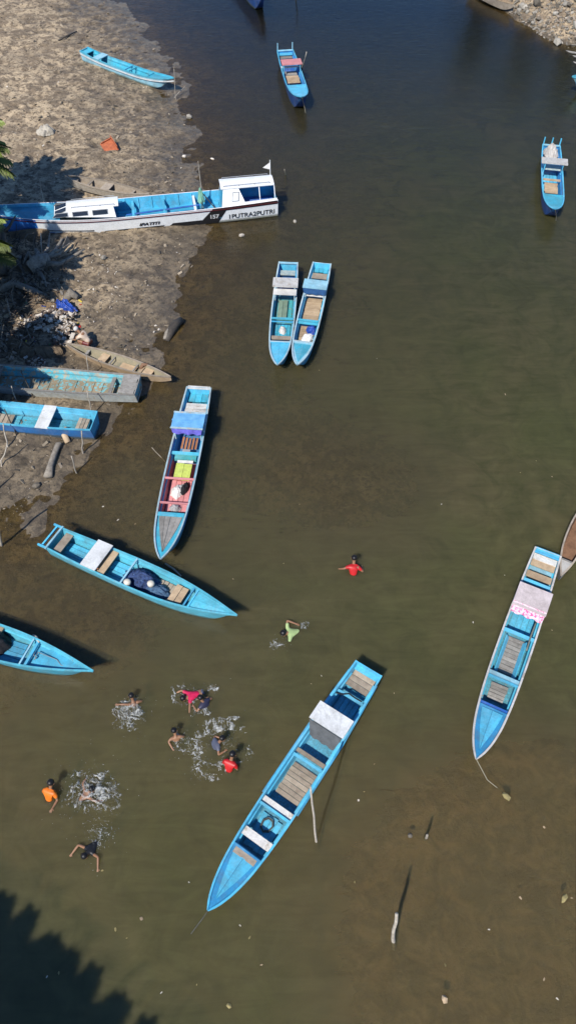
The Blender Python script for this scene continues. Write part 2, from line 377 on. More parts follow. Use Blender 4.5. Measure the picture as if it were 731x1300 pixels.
class Boat:
    def __init__(b, name, label, stern, bow, beam, outer, inner, rim, cat='boat', group=None, base=0.0, zg=.5, rise=.16, srise=.04,
                 draft=.14, floor=.09, plan=PLAN, zoom=(0, 0, 1), flare=.72, L=None, ns=30, th=.028, inner_of=None, outer_of=None, rail=RIMW, stringer=True, rake=.05, transom=True, seg=None):
        b.z = zoom; b.beam = beam; b.zg0 = zg; b.rise = rise; b.srise = srise; b.plan = plan; b.flare = flare; b.th = th
        b.base = base; b.floor = floor; b.draft = draft; b.rake = rake
        S = G(*stern, base + zg + srise); B = G(*bow, base + zg + rise)
        d = (B - S).xy; b.L = L or d.length
        if L: S.x, S.y = (B.xy - d.normalized() * L)       # the bow is in view, the stern is not: use the usual length
        b.rot = math.atan2(d.y, d.x); b.S = Vector((S.x, S.y, base))
        b.o = empty(name, b.S, b.rot); tag(b.o, label, cat, group)
        b.inv = (Matrix.Translation(b.S) @ Matrix.Rotation(b.rot, 4, 'Z')).inverted()
        b.mi, b.mo, b.mr = inner, outer, rim
        ts = np.concatenate([np.linspace(0, .8, ns - 10), np.linspace(.8, 1, 12)[1:]]) if plan is not CANOE else np.linspace(0, 1, ns)
        b.ts = ts; rings = []
        for t in ts:
            hw, zg, bw, zb, xo = b.sec(t)
            x = t * b.L; xb = x - xo
            zf = max(floor, zb + .03); k = (zf - zb) / max(zg - zb, .01)
            fw = max(bw + (hw - bw) * k - th, .004); iw = max(hw - th, .004); xf = xb + (x - xb) * k
            rings.append([(xb, 0, zb - .01), (xb, bw, zb), (x, hw, zg), (x - .001, iw, zg), (xf, fw, zf), (xf, 0, zf),
                          (xf, -fw, zf), (x - .001, -iw, zg), (x, -hw, zg), (xb, -bw, zb)])
        mats = [outer, rim, inner] + [q[2] for q in (inner_of or [])] + [q[2] for q in (outer_of or [])]
        def mf(i, k):
            t = (ts[i] + ts[i + 1]) / 2
            if k in (0, 1, 8, 9):
                for n_, (a, c, q) in enumerate(outer_of or []):
                    if a <= t <= c: return 3 + len(inner_of or []) + n_
                return 0
            if k in (2, 7): return 1
            for n_, (a, c, q) in enumerate(inner_of or []):
                if a <= t <= c: return 3 + n_
            return 2
        mb = MB(); mb.loft(rings, closed=True, mf=mf)
        if transom:
            r = rings[0]; mb.add(r, [(0, 1, 2, 3, 4, 5), (0, 5, 6, 7, 8, 9)], 0)
            r2 = [(p[0] + .03, p[1], p[2]) for p in r]; mb.add(r2, [(5, 4, 3, 7, 6)], 2); mb.add([r[3], r[7], r2[7], r2[3]], [(0, 1, 2, 3)], 1)
        b.hull = mb.build('hull', mats, b.o)
        if rail:
            for s in (1, -1):
                q = MB(); rr = []
                for t in ts:
                    hw, zg, bw, zb, xo = b.sec(t); x = t * b.L
                    rr.append([(x, s * (hw + .012), zg - .03), (x, s * (hw + .012), zg + .012), (x, s * max(hw - .036, .002), zg + .012), (x, s * max(hw - .036, .002), zg - .03)])
                q.loft(rr, closed=True); q.add(rr[0], [(0, 1, 2, 3)]); q.build('gunwale', rail, b.o)
        if stringer:
            for s in (1, -1):
                q = MB(); rr = []
                for t in ts[1:-9]:
                    x = t * b.L; z = floor + (b.zgt(t) - floor) * .62; w = b.win(t, z)
                    rr.append([(x, s * (w + .004), z - .02), (x, s * (w + .004), z + .02), (x, s * (w - .03), z + .02), (x, s * (w - .03), z - .02)])
                if plan is not CANOE: q.loft(rr, closed=True); q.build('stringer', inner, b.o)
    def zgt(b, t):
        return b.zg0 + b.rise * max(0, (t - .55) / .45) ** 2 + b.srise * max(0, (.3 - t) / .3) ** 2
    def sec(b, t):
        hw = float(crom(*b.plan, [min(max(t, 0), 1)])[0]) * b.beam / 2; hw = max(hw, .006)
        zg = b.zgt(t)
        if b.plan is CANOE:
            e = max(0, abs(t - .5) * 2 - .6) / .4
            zg = b.zg0 + b.rise * max(0, abs(t - .5) * 2 - .3) ** 2
            zb = -b.draft + (zg + b.draft) * .55 * e ** 2; xo = 0.0
        else:
            e = max(0, (t - .72) / .28); zb = -b.draft + (zg + b.draft) * .72 * e ** 2.2 + .05 * max(0, (.2 - t) / .2)
            xo = b.L * b.rake * e * e
        bw = hw * (b.flare - .18 * e)
        return hw, zg, bw, zb, xo
    def win(b, t, z):
        hw, zg, bw, zb, xo = b.sec(t)
        return max(bw + (hw - bw) * (z - zb) / max(zg - zb, .01) - b.th, .004)
    def x(b, u, v, z=None):
        """local distance from the stern of the photo point (u, v of this boat's zoom) lying z above the boat's base"""
        z = b.zg0 if z is None else z
        p = G(b.z[0] + u / b.z[2], b.z[1] + v / b.z[2], b.base + z)
        return (b.inv @ p).x
    def lp(b, u, v, z):
        return b.inv @ G(b.z[0] + u / b.z[2], b.z[1] + v / b.z[2], b.base + z)
    def world(b, p): return b.inv.inverted() @ Vector(p)
    def cross(b, x, z, wx, tz, mat, name='thwart', k=1.0, off=0.0, tilt=0.0):
        w = b.win(x / b.L, z) * k
        q = MB(); q.box((x, off, z), (wx, 2 * w - .012, tz), 0, Matrix.Rotation(tilt, 3, 'Y')); return q.build(name, mat, b.o)
    def slats(b, x0, x1, n, z, mat, name='floor_plank', k=.93, th=.022):
        if x1 < x0: x0, x1 = x1, x0
        st = (x1 - x0) / n
        for i in range(n):
            x = x0 + st * (i + .5); w = b.win(x / b.L, z) * k
            q = MB(); q.box((x, rnd.uniform(-.012, .012), z + rnd.uniform(-.006, .006)), (st - rnd.uniform(.008, .022), 2 * w - rnd.uniform(0, .03), th), 0,
                            Matrix.Rotation(rnd.uniform(-.02, .02), 3, 'Z')); q.build(name, mat, b.o)
    def lslats(b, x0, x1, n, z, mat, name='floor_plank', k=.9, th=.022, off=0.0, gap=.012):
        if x1 < x0: x0, x1 = x1, x0
        w = min(b.win(x0 / b.L, z), b.win(x1 / b.L, z)) * k; st = 2 * w / n
        for i in range(n):
            q = MB(); y = -w + st * (i + .5) + off
            q.box(((x0 + x1) / 2 + rnd.uniform(-.02, .02), y, z + rnd.uniform(-.004, .004)), (x1 - x0 - rnd.uniform(0, .05), st - gap, th), 0); q.build(name, mat, b.o)
    def panel(b, x0, x1, z, hw, mat, name='roof', th=.025, posts=True, off=0.0, tilt=0.0, pm=None):
        if x1 < x0: x0, x1 = x1, x0
        q = MB(); q.box(((x0 + x1) / 2, off, z), (x1 - x0, 2 * hw, th), 0, Matrix.Rotation(tilt, 3, 'Y')); o = q.build(name, mat, b.o)
        if posts:
            for xx in (x0 + .05, x1 - .05):
                for s in (1, -1):
                    zz = b.zgt(xx / b.L) - .1; q = MB(); y = s * (min(hw, b.win(xx / b.L, zz)) - .03) + off
                    zt = z - th / 2 - math.tan(tilt) * (xx - (x0 + x1) / 2)
                    q.box((xx, y, (zz + zt) / 2), (.035, .035, zt - zz), 0); q.build('post', pm or b.mr, o)
        return o
    def curtain(b, x0, z0, hw0, x1, z1, hw1, mat, name='curtain', off=0.0, amp=.018, seed=1):
        q = MB(); rr = []; N = 14; r_ = random.Random(seed)
        ph = r_.random() * 6
        for sgn in (0, .012):
            for k in range(5):
                f = k / 4; ring = []
                for j in range(N):
                    u = -1 + 2 * j / (N - 1); w = hw0 + (hw1 - hw0) * f
                    ring.append((x0 + (x1 - x0) * f + amp * f * math.sin(u * 9 + ph) + sgn, u * w + off, z0 + (z1 - z0) * f))
                rr.append(ring)
        q.loft(rr[:5]); q.loft(rr[5:]); return q.build(name, mat, b.o, True)
    def foredeck(b, x0, margin, pmat, x1=None, kin=.66, drop=.05, raise_=.02, tip=.9, planks=1, xs=None):
        t0 = x0 / b.L; T = np.linspace(t0, .995, 14); rr = []
        for t in T:
            z = b.zgt(t) - drop * (1 - .5 * (t - t0) / (1 - t0)); w = max(b.win(t, z) - .003, .003)
            rr.append([(t * b.L, w, z), (t * b.L, 0, z + .012), (t * b.L, -w, z), (t * b.L, -w * .9, z - .02), (t * b.L, w * .9, z - .02)])
        q = MB(); q.loft(rr, closed=True); q.add(rr[0], [(0, 1, 2, 3, 4)]); fd = q.build('foredeck', margin, b.o)
        if pmat:
            T0, T1 = t0 + .006, t0 + (1 - t0) * tip
            for s in (1, -1):
                for k in range(planks):
                    a, c = k / planks, (k + 1) / planks; q = MB(); rr = []
                    for t in np.linspace(T0, T1, 10):
                        z = b.zgt(t) - drop * (1 - .5 * (t - t0) / (1 - t0)) + .014 + raise_
                        f = 1 - ((t - T0) / (T1 - T0)) ** 1.25
                        w = max(b.win(T0, z) * kin * f, .004)
                        ya, yc = s * (.006 + w * a + (.004 if k else 0)), s * max(.006 + w * c - .002, .008)
                        rr.append([(t * b.L, ya, z), (t * b.L, yc, z - .008), (t * b.L, yc, z - .035), (t * b.L, ya, z - .03)])
                    q.loft(rr, closed=True); q.add(rr[0], [(0, 1, 2, 3)]); q.add(rr[-1], [(3, 2, 1, 0)]); q.build('deck_plank', pmat, fd)
        q = MB(); z = b.zgt(t0); w = b.win(t0, z - .03); q.box((x0, 0, z - .045), (.05, 2 * w - .006, .085)); q.build('deck_beam', margin, fd)

def heap(name, label, cat, mat, loc, rx, ry, h, rz=0.0, seed=0, group=None, rough=.35, sheetlike=False, n=26):
    """a lumpy pile: net, cloth, tarpaulin"""
    mb = MB(); rr = []
    for i in range(n):
        ring = []
        for j in range(n):
            u, v = -1 + 2 * i / (n - 1), -1 + 2 * j / (n - 1)
            a, b_ = u * math.sqrt(1 - v * v / 2), v * math.sqrt(1 - u * u / 2); r2 = min(1, math.hypot(a, b_))
            nz = float(fbm(np.array([a * 2.2 + seed * 3.7]), np.array([b_ * 2.2 + seed * 1.3]), 3, .6)[0]) + .5 * (float(fbm(np.array([a * 7 + seed]), np.array([b_ * 7]), 2, .6)[0]) - .5)
            ed = 1 + (nz - .5) * .5
            z = h * ((1 - r2 ** 2.2) * (1 - rough + 2 * rough * nz)) if not sheetlike else h * (.25 + nz) * (1 - r2 ** 6)
            ring.append((a * rx * ed, b_ * ry * ed, max(z, 0)))
        rr.append(ring)
    mb.loft(rr); o = mb.build(name, mat, None, True); o.location = loc; o.rotation_euler = (0, 0, rz)
    return tag(o, label, cat, group)
def ropeobj(label, pts, r=.012, mat=None, name='rope', cat='rope', sag=0.0, group=None, n=5):
    pts = [Vector(p) for p in pts]; out = []
    for i in range(len(pts) - 1):
        for k in range(6):
            f = k / 6; p = pts[i].lerp(pts[i + 1], f); p.z -= sag * math.sin(math.pi * f); out.append(p)
    out.append(pts[-1]); c = out[0].copy()
    q = MB(); q.tube([p - c for p in out], r, n); o = q.build(name, mat or ROPE, None, True); o.location = c
    return tag(o, label, cat, group)
def blob(mb, c, r, seed, m=0, jag=.35):
    """one angular stone"""
    q = random.Random(seed); t = (1 + 5 ** .5) / 2
    vs = [Vector(p).normalized() for p in [(-1,t,0),(1,t,0),(-1,-t,0),(1,-t,0),(0,-1,t),(0,1,t),(0,-1,-t),(0,1,-t),(t,0,-1),(t,0,1),(-t,0,-1),(-t,0,1)]]
    fs = [(0,11,5),(0,5,1),(0,1,7),(0,7,10),(0,10,11),(1,5,9),(5,11,4),(11,10,2),(10,7,6),(7,1,8),(3,9,4),(3,4,2),(3,2,6),(3,6,8),(3,8,9),(4,9,5),(2,4,11),(6,2,10),(8,6,7),(9,8,1)]
    rot = Matrix.Rotation(q.random() * 6.3, 3, 'Z') @ Matrix.Rotation(q.random() * 1.2, 3, 'X')
    s = [1 - jag * q.random() for _ in vs]
    mb.add([tuple(Vector(c) + rot @ Vector((v.x * r[0] * k, v.y * r[1] * k, v.z * r[2] * k))) for v, k in zip(vs, s)], fs, m)

GRP = 'blue wooden boats moored on the river'
def inb_(b, u, v, z): return G(b.z[0] + u / b.z[2], b.z[1] + v / b.z[2], b.base + z)
# --- main boat, bottom centre
b = Boat('wooden_boat', 'long sky-blue boat with white canopy and hanging grey canvas, in the foreground', (468, 848), (263.7, 1156), .9, BLUE2, BLUE2, BLUE2,
         group=GRP, zoom=(230, 820, 2.611), rail=BLUE2)
X = b.x
b.cross(X(617, 82), .40, .20, .03, BLUE2, 'stern_bench', 1.0)
b.slats(X(615, 100, .3), X(580, 148, .3), 3, .30, WOOD, 'seat_plank', .96)
b.cross(X(556, 170, .4), .42, .06, .05, BLUE2, 'crossbeam')
b.lslats(X(590, 145, .1), X(470, 315, .1), 4, .115, BLUE2, 'floor_plank', .92)
xa, xb = X(525, 222, .95), X(492, 280, .95)
b.panel(xa, xb, .95, .47, WHITE, 'canopy_roof', .05, pm=BLUE2)
b.curtain(xb + .012, .93, .45, xb + .16, .34, .34, CANVG, 'canvas_curtain')
b.cross(X(442, 380, .38), .38, .10, .035, WOOD, 'thwart'); b.cross(X(432, 396, .42), .42, .06, .06, BLUE2, 'crossbeam')
b.slats(X(420, 412, .1), X(357, 515, .1), 7, .125, WOOD)
b.cross(X(328, 543, .42), .42, .15, .035, WHITE2, 'thwart'); b.cross(X(317, 556, .46), .46, .05, .07, BLUE2, 'crossbeam')
b.lslats(X(310, 570, .1), X(240, 680, .1), 4, .12, BLUE2)
b.cross(X(257, 643, .42), .42, .19, .035, WHITE2, 'thwart')
b.cross(X(224, 684, .46), .46, .05, .06, BLUE2, 'crossbeam')
b.foredeck(X(222, 688), TBLUE2, BLUE2, tip=.80, kin=.78)
b.cross(X(214, 698), .53, .16, .02, WOOD, 'deck_board', .82)
for s in (1, -1):
    q = MB(); q.tube([(.3, s * (b.win(.05, .5) + .045), .5), (b.L * .3, s * (b.beam / 2 + .03), .47), (b.L * .6, s * (b.beam / 2 + .028), .47)], .02, 6); q.build('rub_rail', BLUE, b.o)
bm = b
ropeobj('thin mooring rope trailing from the bow of the foreground boat', [b.world((b.L - .05, 0, .62)), G(258, 1165, .25), G(240, 1189, -.05)], .011, M('dark_rope', (.10, .10, .085)))
ropeobj('coil of dark rope on the floor behind the second thwart of the foreground boat', [bm.world((bm.x(290, 598, .14) + .13 * math.cos(k * .9) * (1 + .03 * k), -.02 + .11 * math.sin(k * .9) * (1 + .03 * k), .15 + .003 * k)) for k in range(16)], .012, M('dark_rope', (.10, .10, .085)))
ropeobj('dark strap hanging across the stern of the foreground boat', [inb_(bm, u, v, .45) for u, v in [(512, 155), (535, 160), (556, 158), (575, 172), (598, 185)]], .02, BLACKN, 'strap', 'strap')
# --- right boat
b = Boat('wooden_boat', 'blue boat with pinkish roof beside the right edge, an anchor rope at its bow', (695.4, 700), (604, 963.6), .88, BLUE, SEAB, RIMW,
         group=GRP, zoom=(580, 640, 3.331), rail=WHITE2)
X = b.x
b.cross(X(385, 210), .50, .17, .035, BLUE2, 'stern_bench'); b.cross(X(382, 222), .535, .05, .04, BLUE, 'crossbeam')
b.cross(X(375, 240, .4), .43, .2, .03, WHITE2, 'seat_plank'); b.cross(X(364, 264, .38), .40, .21, .03, WOODT, 'seat_plank')
b.cross(X(356, 287, .3), .33, .12, .03, PALE, 'seat_plank'); b.cross(X(348, 312, .38), .40, .21, .03, WOODT, 'seat_plank')
b.cross(X(337, 338, .45), .45, .09, .06, BLUE2, 'crossbeam')
xa, xb = X(328, 352, .85), X(300, 447, .85)
b.panel(xa, xb, .85, .45, PINKW, 'canopy_roof', .04, pm=RIMW)
b.curtain(xb - .10, .885, .44, xb + .13, .70, .42, PINKC, 'floral_cloth', amp=.03)
b.lslats(X(300, 480, .1), X(258, 560, .1), 4, .12, BLUE2, 'floor_plank', .9)
b.cross(X(262, 552, .46), .46, .07, .07, BLUE2, 'crossbeam')
b.slats(X(246, 572, .1), X(205, 722, .1), 9, .13, WOODG, 'floor_plank', .74)
b.cross(X(198, 735, .44), .45, .13, .04, PALE, 'thwart'); b.cross(X(194, 748, .46), .47, .05, .07, BLUE2, 'crossbeam')
b.slats(X(183, 768, .1), X(160, 838, .1), 5, .15, WOODG, 'floor_plank', .66)
for s in (1, -1):
    q = MB(); q.box((X(225, 650, .2), s * .235, .2), (1.15, .03, .16), 0, Matrix.Rotation(s * -.5, 3, 'X')); q.build('side_board', BLUE2, b.o)
b.cross(X(150, 862, .46), .48, .12, .05, DBLUE, 'crossbeam')
b.foredeck(X(147, 868), TBLUE2, BLUE2, tip=.80, kin=.74)
br = b
ropeobj('anchor rope running down from the bow of the right-hand boat', [b.world((b.L - .03, 0, .6)), G(618, 990, .15), G(638, 1006, -.1)], .011)
ropeobj('long pale oar along the right side of the boat with the pinkish roof', [inb_(b, 333, 500, .52), inb_(b, 312, 555, .52), inb_(b, 292, 620, .50)], .022, WHITE2, 'oar', 'oar')
# --- red and blue boat
b = Boat('wooden_boat', 'boat with red interior, yellow-green hatch and light blue tarp canopy', (252.7, 491.5), (203.6, 709.6), .98, BLUE, BLUE2, RIMW,
         group=GRP, zoom=(180, 470, 5), rail=RIMW, zg=.56, inner_of=[(.42, .80, RED), (.12, .42, TBLUE)], outer_of=[(.42, .8, TBLUE)])
X = b.x
b.cross(X(362, 114), .58, .12, .04, WHITE2, 'stern_board'); b.lslats(X(358, 140, .3), X(350, 205, .3), 3, .32, CYAN, 'deck_board', .95)
b.slats(X(350, 212, .4), X(345, 268, .4), 3, .40, WHITE2, 'seat_plank', .92)
xa, xb = X(332, 275, 1.0), X(312, 375, 1.0)
b.panel(xa, xb, 1.0, .50, TARPB, 'canopy_tarp', .03, pm=RIMW)
for k in range(3):
    q = MB(); q.box((xa + (xb - xa) * k / 2, 0, 1.03), (.05, 1.02, .03)); q.build('roof_batten', RIMW if k != 1 else TARPB, b.o)
b.curtain(xb, .98, .48, xb + .06, .84, .45, PURP, 'violet_curtain', amp=.03)
b.lslats(X(300, 430, .2), X(290, 505, .2), 5, .22, M('orange_wood', (.45, .20, .09), (.3, .12, .05), 6, .6), 'floor_plank', .72, gap=.05)
b.cross(X(285, 530, .45), .46, .10, .05, CYAN, 'crossbeam'); b.cross(X(280, 548, .3), .30, .30, .12, TEAL, 'engine_box', .85); b.cross(X(287, 520, .4), .40, .16, .08, METAL, 'engine_cover', .3)
b.slats(X(283, 575, .3), X(280, 592, .3), 1, .31, CLOTH, 'hatch_strip', .62); b.lslats(X(279, 594, .3), X(264, 700, .3), 2, .31, YEL, 'hatch_board', .62, gap=.01)
b.cross(X(255, 694, .5), .54, .05, .05, PINK, 'crossbeam'); b.cross(X(205, 850, .5), .55, .05, .05, PINK, 'crossbeam')
b.lslats(X(245, 705, .12), X(205, 905, .12), 4, .13, PINK, 'floor_plank', .9)
b.foredeck(X(188, 915), CYAN, WOODG, tip=.84, kin=.84, planks=2); b.cross(X(186, 921), .60, .13, .03, CYAN, 'deck_board', .96)
brb = b
def inboat(b, u, v, z): p = G(b.z[0] + u / b.z[2], b.z[1] + v / b.z[2], b.base + z); return p
heap('cloth_bundle', 'crumpled pale cloth on the red floor of the red and blue boat', 'cloth', CLOTH, inboat(b, 230, 770, .15), .28, .2, .16, 1.2, 3)
heap('black_bag', 'black bag lying in the red and blue boat', 'bag', BLACKN, inboat(b, 272, 755, .18), .26, .12, .16, 1.25, 5)
heap('grey_sack', 'grey sack just behind the bow deck of the red and blue boat', 'sack', M('grey_sack', (.36, .36, .38)), inboat(b, 213, 880, .15), .17, .15, .16, 0, 9)
# --- net boat
b = Boat('wooden_boat', 'blue boat carrying a dark blue net, white board across it, bow to the right', (67.4, 682), (301.2, 781), .92, AQUA, AQUA, RIMW,
         group=GRP, zoom=(40, 650, 2.611), rail=AQUA, zg=.50, plan=PLAN_P)
X = b.x
q = MB(); q.box((.06, 0, .56), (.05, .86, .05)); q.build('stern_rail', PALE, b.o); q = MB(); q.box((-.12, 0, .52), (.05, .8, .05)); q.build('stern_rail', BLUE2, b.o)
for s in (1, -1): q = MB(); q.box((-.08, s * .385, .55), (.3, .05, .06)); q.build('stern_bracket', BLUE2, b.o)
b.cross(X(106, 106, .4), .42, .24, .04, WOOD, 'thwart')
xa, xb = X(190, 135, .62), X(236, 160, .62)
b.panel(xa, xb, .62, .46, WHITE, 'white_board', .03, posts=False)
b.cross(X(252, 172, .42), .44, .22, .04, WOODT, 'thwart'); b.cross(X(240, 165, .3), .33, .12, .04, M('orange_wood', (.45, .2, .09)), 'thwart')
b.lslats(X(260, 190, .1), X(320, 220, .1), 4, .12, BLUE2)
b.lslats(X(120, 120, .1), X(190, 150, .1), 4, .12, BLUE2)
b.cross(X(318, 205, .5), .52, .05, .05, PALE, 'crossbeam')
b.slats(X(420, 240, .15), X(470, 275, .15), 4, .17, WOOD, 'floor_plank', .9); b.slats(X(462, 270, .4), X(500, 292, .4), 2, .38, WOODT, 'seat_plank', .8)
b.cross(X(520, 285, .5), .50, .05, .06, BLUE, 'crossbeam'); b.cross(X(536, 290, .5), .53, .04, .05, BLUE2, 'crossbeam')
b.foredeck(X(530, 295), AQUA, AQUA, tip=.9, kin=.9, raise_=.004)
heap('fishing_net', 'heap of dark blue fishing net with cork floats, in the boat with white board', 'net', NET, inboat(b, 365, 225, .2), .55, .33, .34, b.rot, 2, n=40)
heap('fishing_net', 'small pale blue net next to the dark blue heap', 'net', NET2, inboat(b, 418, 262, .2), .38, .22, .20, b.rot, 6, n=34)
for n_, (u, v) in enumerate([(318, 232), (396, 237)]):
    p = inboat(b, u, v, .5); q = MB(); q.tube([(-.0, 0, -.07), (0, 0, -.06), (0, 0, .03), (0, 0, .07)], [.07, .1, .1, .05], 12); o = q.build('net_float', FOAMW, None, True); o.location = p
    tag(o, ['round cream float at the stern end of the dark blue net', 'round cream float at the bow end of the dark blue net'][n_], 'float')
# --- the pair
b = Boat('wooden_boat', 'left boat of the pair moored side by side, white roof and deep blue stern', (366, 332.6), (352, 463), .88, BLUE, BLUE2, RIMW,
         group=GRP, zoom=(320, 310, 5.623), rail=RIMW, inner_of=[(0, .22, DBLUE), (.4, .68, TEAL)])
X = b.x
b.cross(.05, .53, .08, .04, PALE, 'stern_board'); b.cross(X(258, 205, .3), .3, .25, .05, M('pale_clutter', (.5, .55, .5), (.2, .32, .36), 9), 'seat_plank')
b.panel(X(243, 243, .85), X(240, 305, .85), .85, .47, WHITE2, 'canopy_roof', .05, pm=RIMW); b.panel(X(240, 322, .7), X(240, 362, .7), .70, .43, WHITE2, 'windscreen_board', .03)
b.lslats(X(233, 375, .1), X(215, 545, .1), 4, .12, TEAL, 'floor_plank', .9); b.lslats(X(240, 400, .2), X(235, 530, .2), 2, .2, M('mossy_wood', (.22, .30, .22), (.14, .2, .15)), 'hatch_board', .5, off=-.06)
b.cross(X(215, 532, .5), .51, .05, .06, CYAN, 'crossbeam'); b.cross(X(215, 552, .5), .49, .03, .04, BLUE, 'crossbeam')
b.lslats(X(215, 570, .1), X(205, 680, .1), 5, .12, CYAN); b.cross(X(208, 672, .4), .42, .17, .04, WOOD, 'thwart'); b.cross(X(203, 702, .5), .52, .05, .06, RIMW, 'crossbeam')
b.foredeck(X(200, 708), BLUE2, BLUE2, tip=.85, kin=.9, raise_=.006)
heap('white_bag', 'small white bag on the floor of the left paired boat', 'bag', CLOTH, inboat(b, 218, 620, .12), .14, .2, .16, 0, 4)
b = Boat('wooden_boat', 'right boat of the pair moored side by side, brown plank floor and pale blue roof', (408.7, 333.6), (377, 463), .85, BLUE, BLUE2, RIMW,
         group=GRP, zoom=(320, 310, 5.623), rail=RIMW)
X = b.x
b.lslats(X(500, 140, .3), X(495, 205, .3), 3, .30, CYAN, 'deck_board', .92); b.slats(X(488, 212, .35), X(483, 250, .35), 2, .36, WOOD, 'seat_plank', .9)
b.panel(X(470, 258, .85), X(458, 318, .85), .85, .45, PALE, 'canopy_roof', .04, pm=RIMW); b.curtain(X(458, 318, .85), .83, .44, X(455, 335, .7) + .03, .58, .40, M('navy_canvas', (.03, .10, .25)), 'canvas_curtain')
b.slats(X(450, 360, .4), X(445, 380, .4), 1, .44, WHITE2, 'seat_plank', .95); b.slats(X(440, 385, .15), X(415, 545, .15), 10, .17, WOODT, 'floor_plank', .9)
b.cross(X(400, 545, .5), .5, .05, .06, CYAN, 'crossbeam'); b.cross(X(395, 565, .4), .42, .15, .03, CYAN, 'thwart')
b.slats(X(385, 590, .12), X(365, 690, .12), 5, .14, WOODT, 'floor_plank', .9); b.cross(X(352, 702, .5), .53, .06, .06, RIMW, 'crossbeam')
b.foredeck(X(349, 708), PALE, CYAN, tip=.85, kin=.9, raise_=.006)
heap('navy_tarp', 'dark blue tarpaulin folded in the right paired boat', 'tarp', TARPD, inboat(b, 425, 620, .2), .2, .2, .22, 0, 8); heap('white_sack', 'white sack behind the bow deck of the right paired boat', 'sack', CLOTH, inboat(b, 395, 675, .2), .24, .17, .2, .4, 12)
# --- far boats
b = Boat('wooden_boat', 'blue boat with a pink roof near the top, leaning pole beside it', (361.7, 63), (383.4, 122.7), 1.0, TBLUE, TBLUE, BLUE2, group=GRP,
         zoom=(290, 0, 5.623), rail=BLUE2, plan=PLAN_U, zg=.62, rise=.28, outer_of=[(0, 1, NAVYP)])
X = b.x
for s in (1, -1): q = MB(); q.box((-.02, s * .40, .74), (.05, .05, .5)); q.build('stern_post', PALE, b.o)
b.cross(.04, .64, .07, .05, PALE, 'stern_board'); b.cross(X(410, 382, .5), .5, .4, .03, BLUE2, 'stern_bench'); b.slats(X(415, 405, .4), X(418, 420, .4), 2, .42, WOODG, 'seat_plank')
b.panel(X(428, 425, 1.0), X(430, 462, 1.0), 1.0, .52, PINK, 'canopy_roof', .05, pm=BLUE2); b.cross(X(435, 480, .62), .64, .13, .04, WHITE2, 'thwart', 1.05)
b.cross(X(448, 525, .4), .40, .4, .06, WOODG, 'thwart', .7); b.slats(X(455, 545, .4), X(465, 595, .4), 4, .42, WOODT, 'floor_plank', .75)
b.lslats(X(440, 490, .1), X(470, 610, .1), 4, .12, DBLUE); b.foredeck(X(478, 610), BLUE2, None)
ropeobj('mooring rope hanging from the bow of the pink-roofed boat', [b.world((b.L - .03, 0, .85)), G(386, 134, .3), G(388, 145, -.05)], .012)
b = Boat('wooden_boat', 'blue boat with a white roof wider than its hull, near the upper right edge', (699.4, 184), (704.5, 265), .92, TBLUE, TBLUE, BLUE2, group=GRP,
         zoom=(670, 170, 9.28), rail=BLUE2, plan=PLAN_U, zg=.55, rise=.24, outer_of=[(0, 1, NAVYP)])
X = b.x
for s in (1, 0, -1): q = MB(); q.box((-.03, s * .36, .68), (.05, .05, .45)); q.build('stern_post', BLUE2, b.o)
b.cross(.05, .6, .07, .05, PALE, 'stern_board'); b.panel(X(278, 285, .95), X(278, 350, .95), .95, .56, WHITE2, 'canopy_roof', .05, pm=BLUE2)
b.slats(X(265, 365, .55), X(268, 430, .55), 3, .56, M('pale_clutter', (.5, .55, .5)), 'seat_plank', .85)
b.cross(X(270, 555, .4), .45, .12, .04, WOODT, 'thwart', .9); b.slats(X(270, 580, .3), X(275, 700, .3), 6, .3, WOODT, 'floor_plank', .75); b.lslats(X(280, 460, .1), X(290, 720, .1), 4, .12, BLUE2)
b.foredeck(X(300, 728), CYAN, None)
heap('white_sack', 'pale cloth heap on the stern of the white-roofed boat', 'sack', M('dirty_white_cloth', (.55, .52, .48), (.35, .3, .26), 8), inboat(b, 262, 235, .4), .33, .38, .42, 0, 14)
ropeobj('mooring rope hanging from the bow of the white-roofed boat', [b.world((b.L - .03, 0, .75)), G(705.5, 274, .3), G(705, 281, -.05)], .011)
# --- bow of a boat cut by the left edge
b = Boat('wooden_boat', 'blue bow pointing right at the left edge, rope lying in it', (0, 815.5), (118.8, 851.8), .98, SEAB, AQUA, RIMW, group=GRP, zoom=(0, 780, 5.221), L=6.6, rail=AQUA, zg=.48, plan=PLAN_P)
X = b.x
b.cross(X(175, 255, .5), .5, .045, .05, PALE, 'crossbeam'); b.cross(X(205, 260, .5), .48, .04, .05, BLUE2, 'crossbeam'); b.lslats(X(0, 240, .1), X(150, 290, .1), 4, .12, BLUE)
b.foredeck(X(205, 275), BLUE2, None, drop=.16); b.cross(2.0, .42, .22, .04, WOODT); b.cross(3.6, .42, .22, .04, WOODT)
heap('black_net', 'black net pile cut off by the left edge, inside the blue boat', 'net', BLACKN, inboat(b, -10, 200, .15), .34, .34, .42, 0, 15)
p0 = [inboat(b, u, v, .44) for u, v in [(235, 240), (225, 270), (245, 285), (230, 300), (255, 250), (300, 268), (380, 300), (410, 340), (460, 330), (500, 355), (560, 370)]]
ropeobj('tangled grey rope lying on the deck of the left-edge bow', p0, .012, M('grey_rope', (.22, .26, .28)))
q = MB(); q.tube([inboat(b, 222, 140, .3), inboat(b, 240, 150, .45), inboat(b, 262, 185, .5)], [.035, .04, .03], 6); tag(q.build('stick', STICK, None, True), 'short stick propped on the far side of the left-edge boat', 'stick')
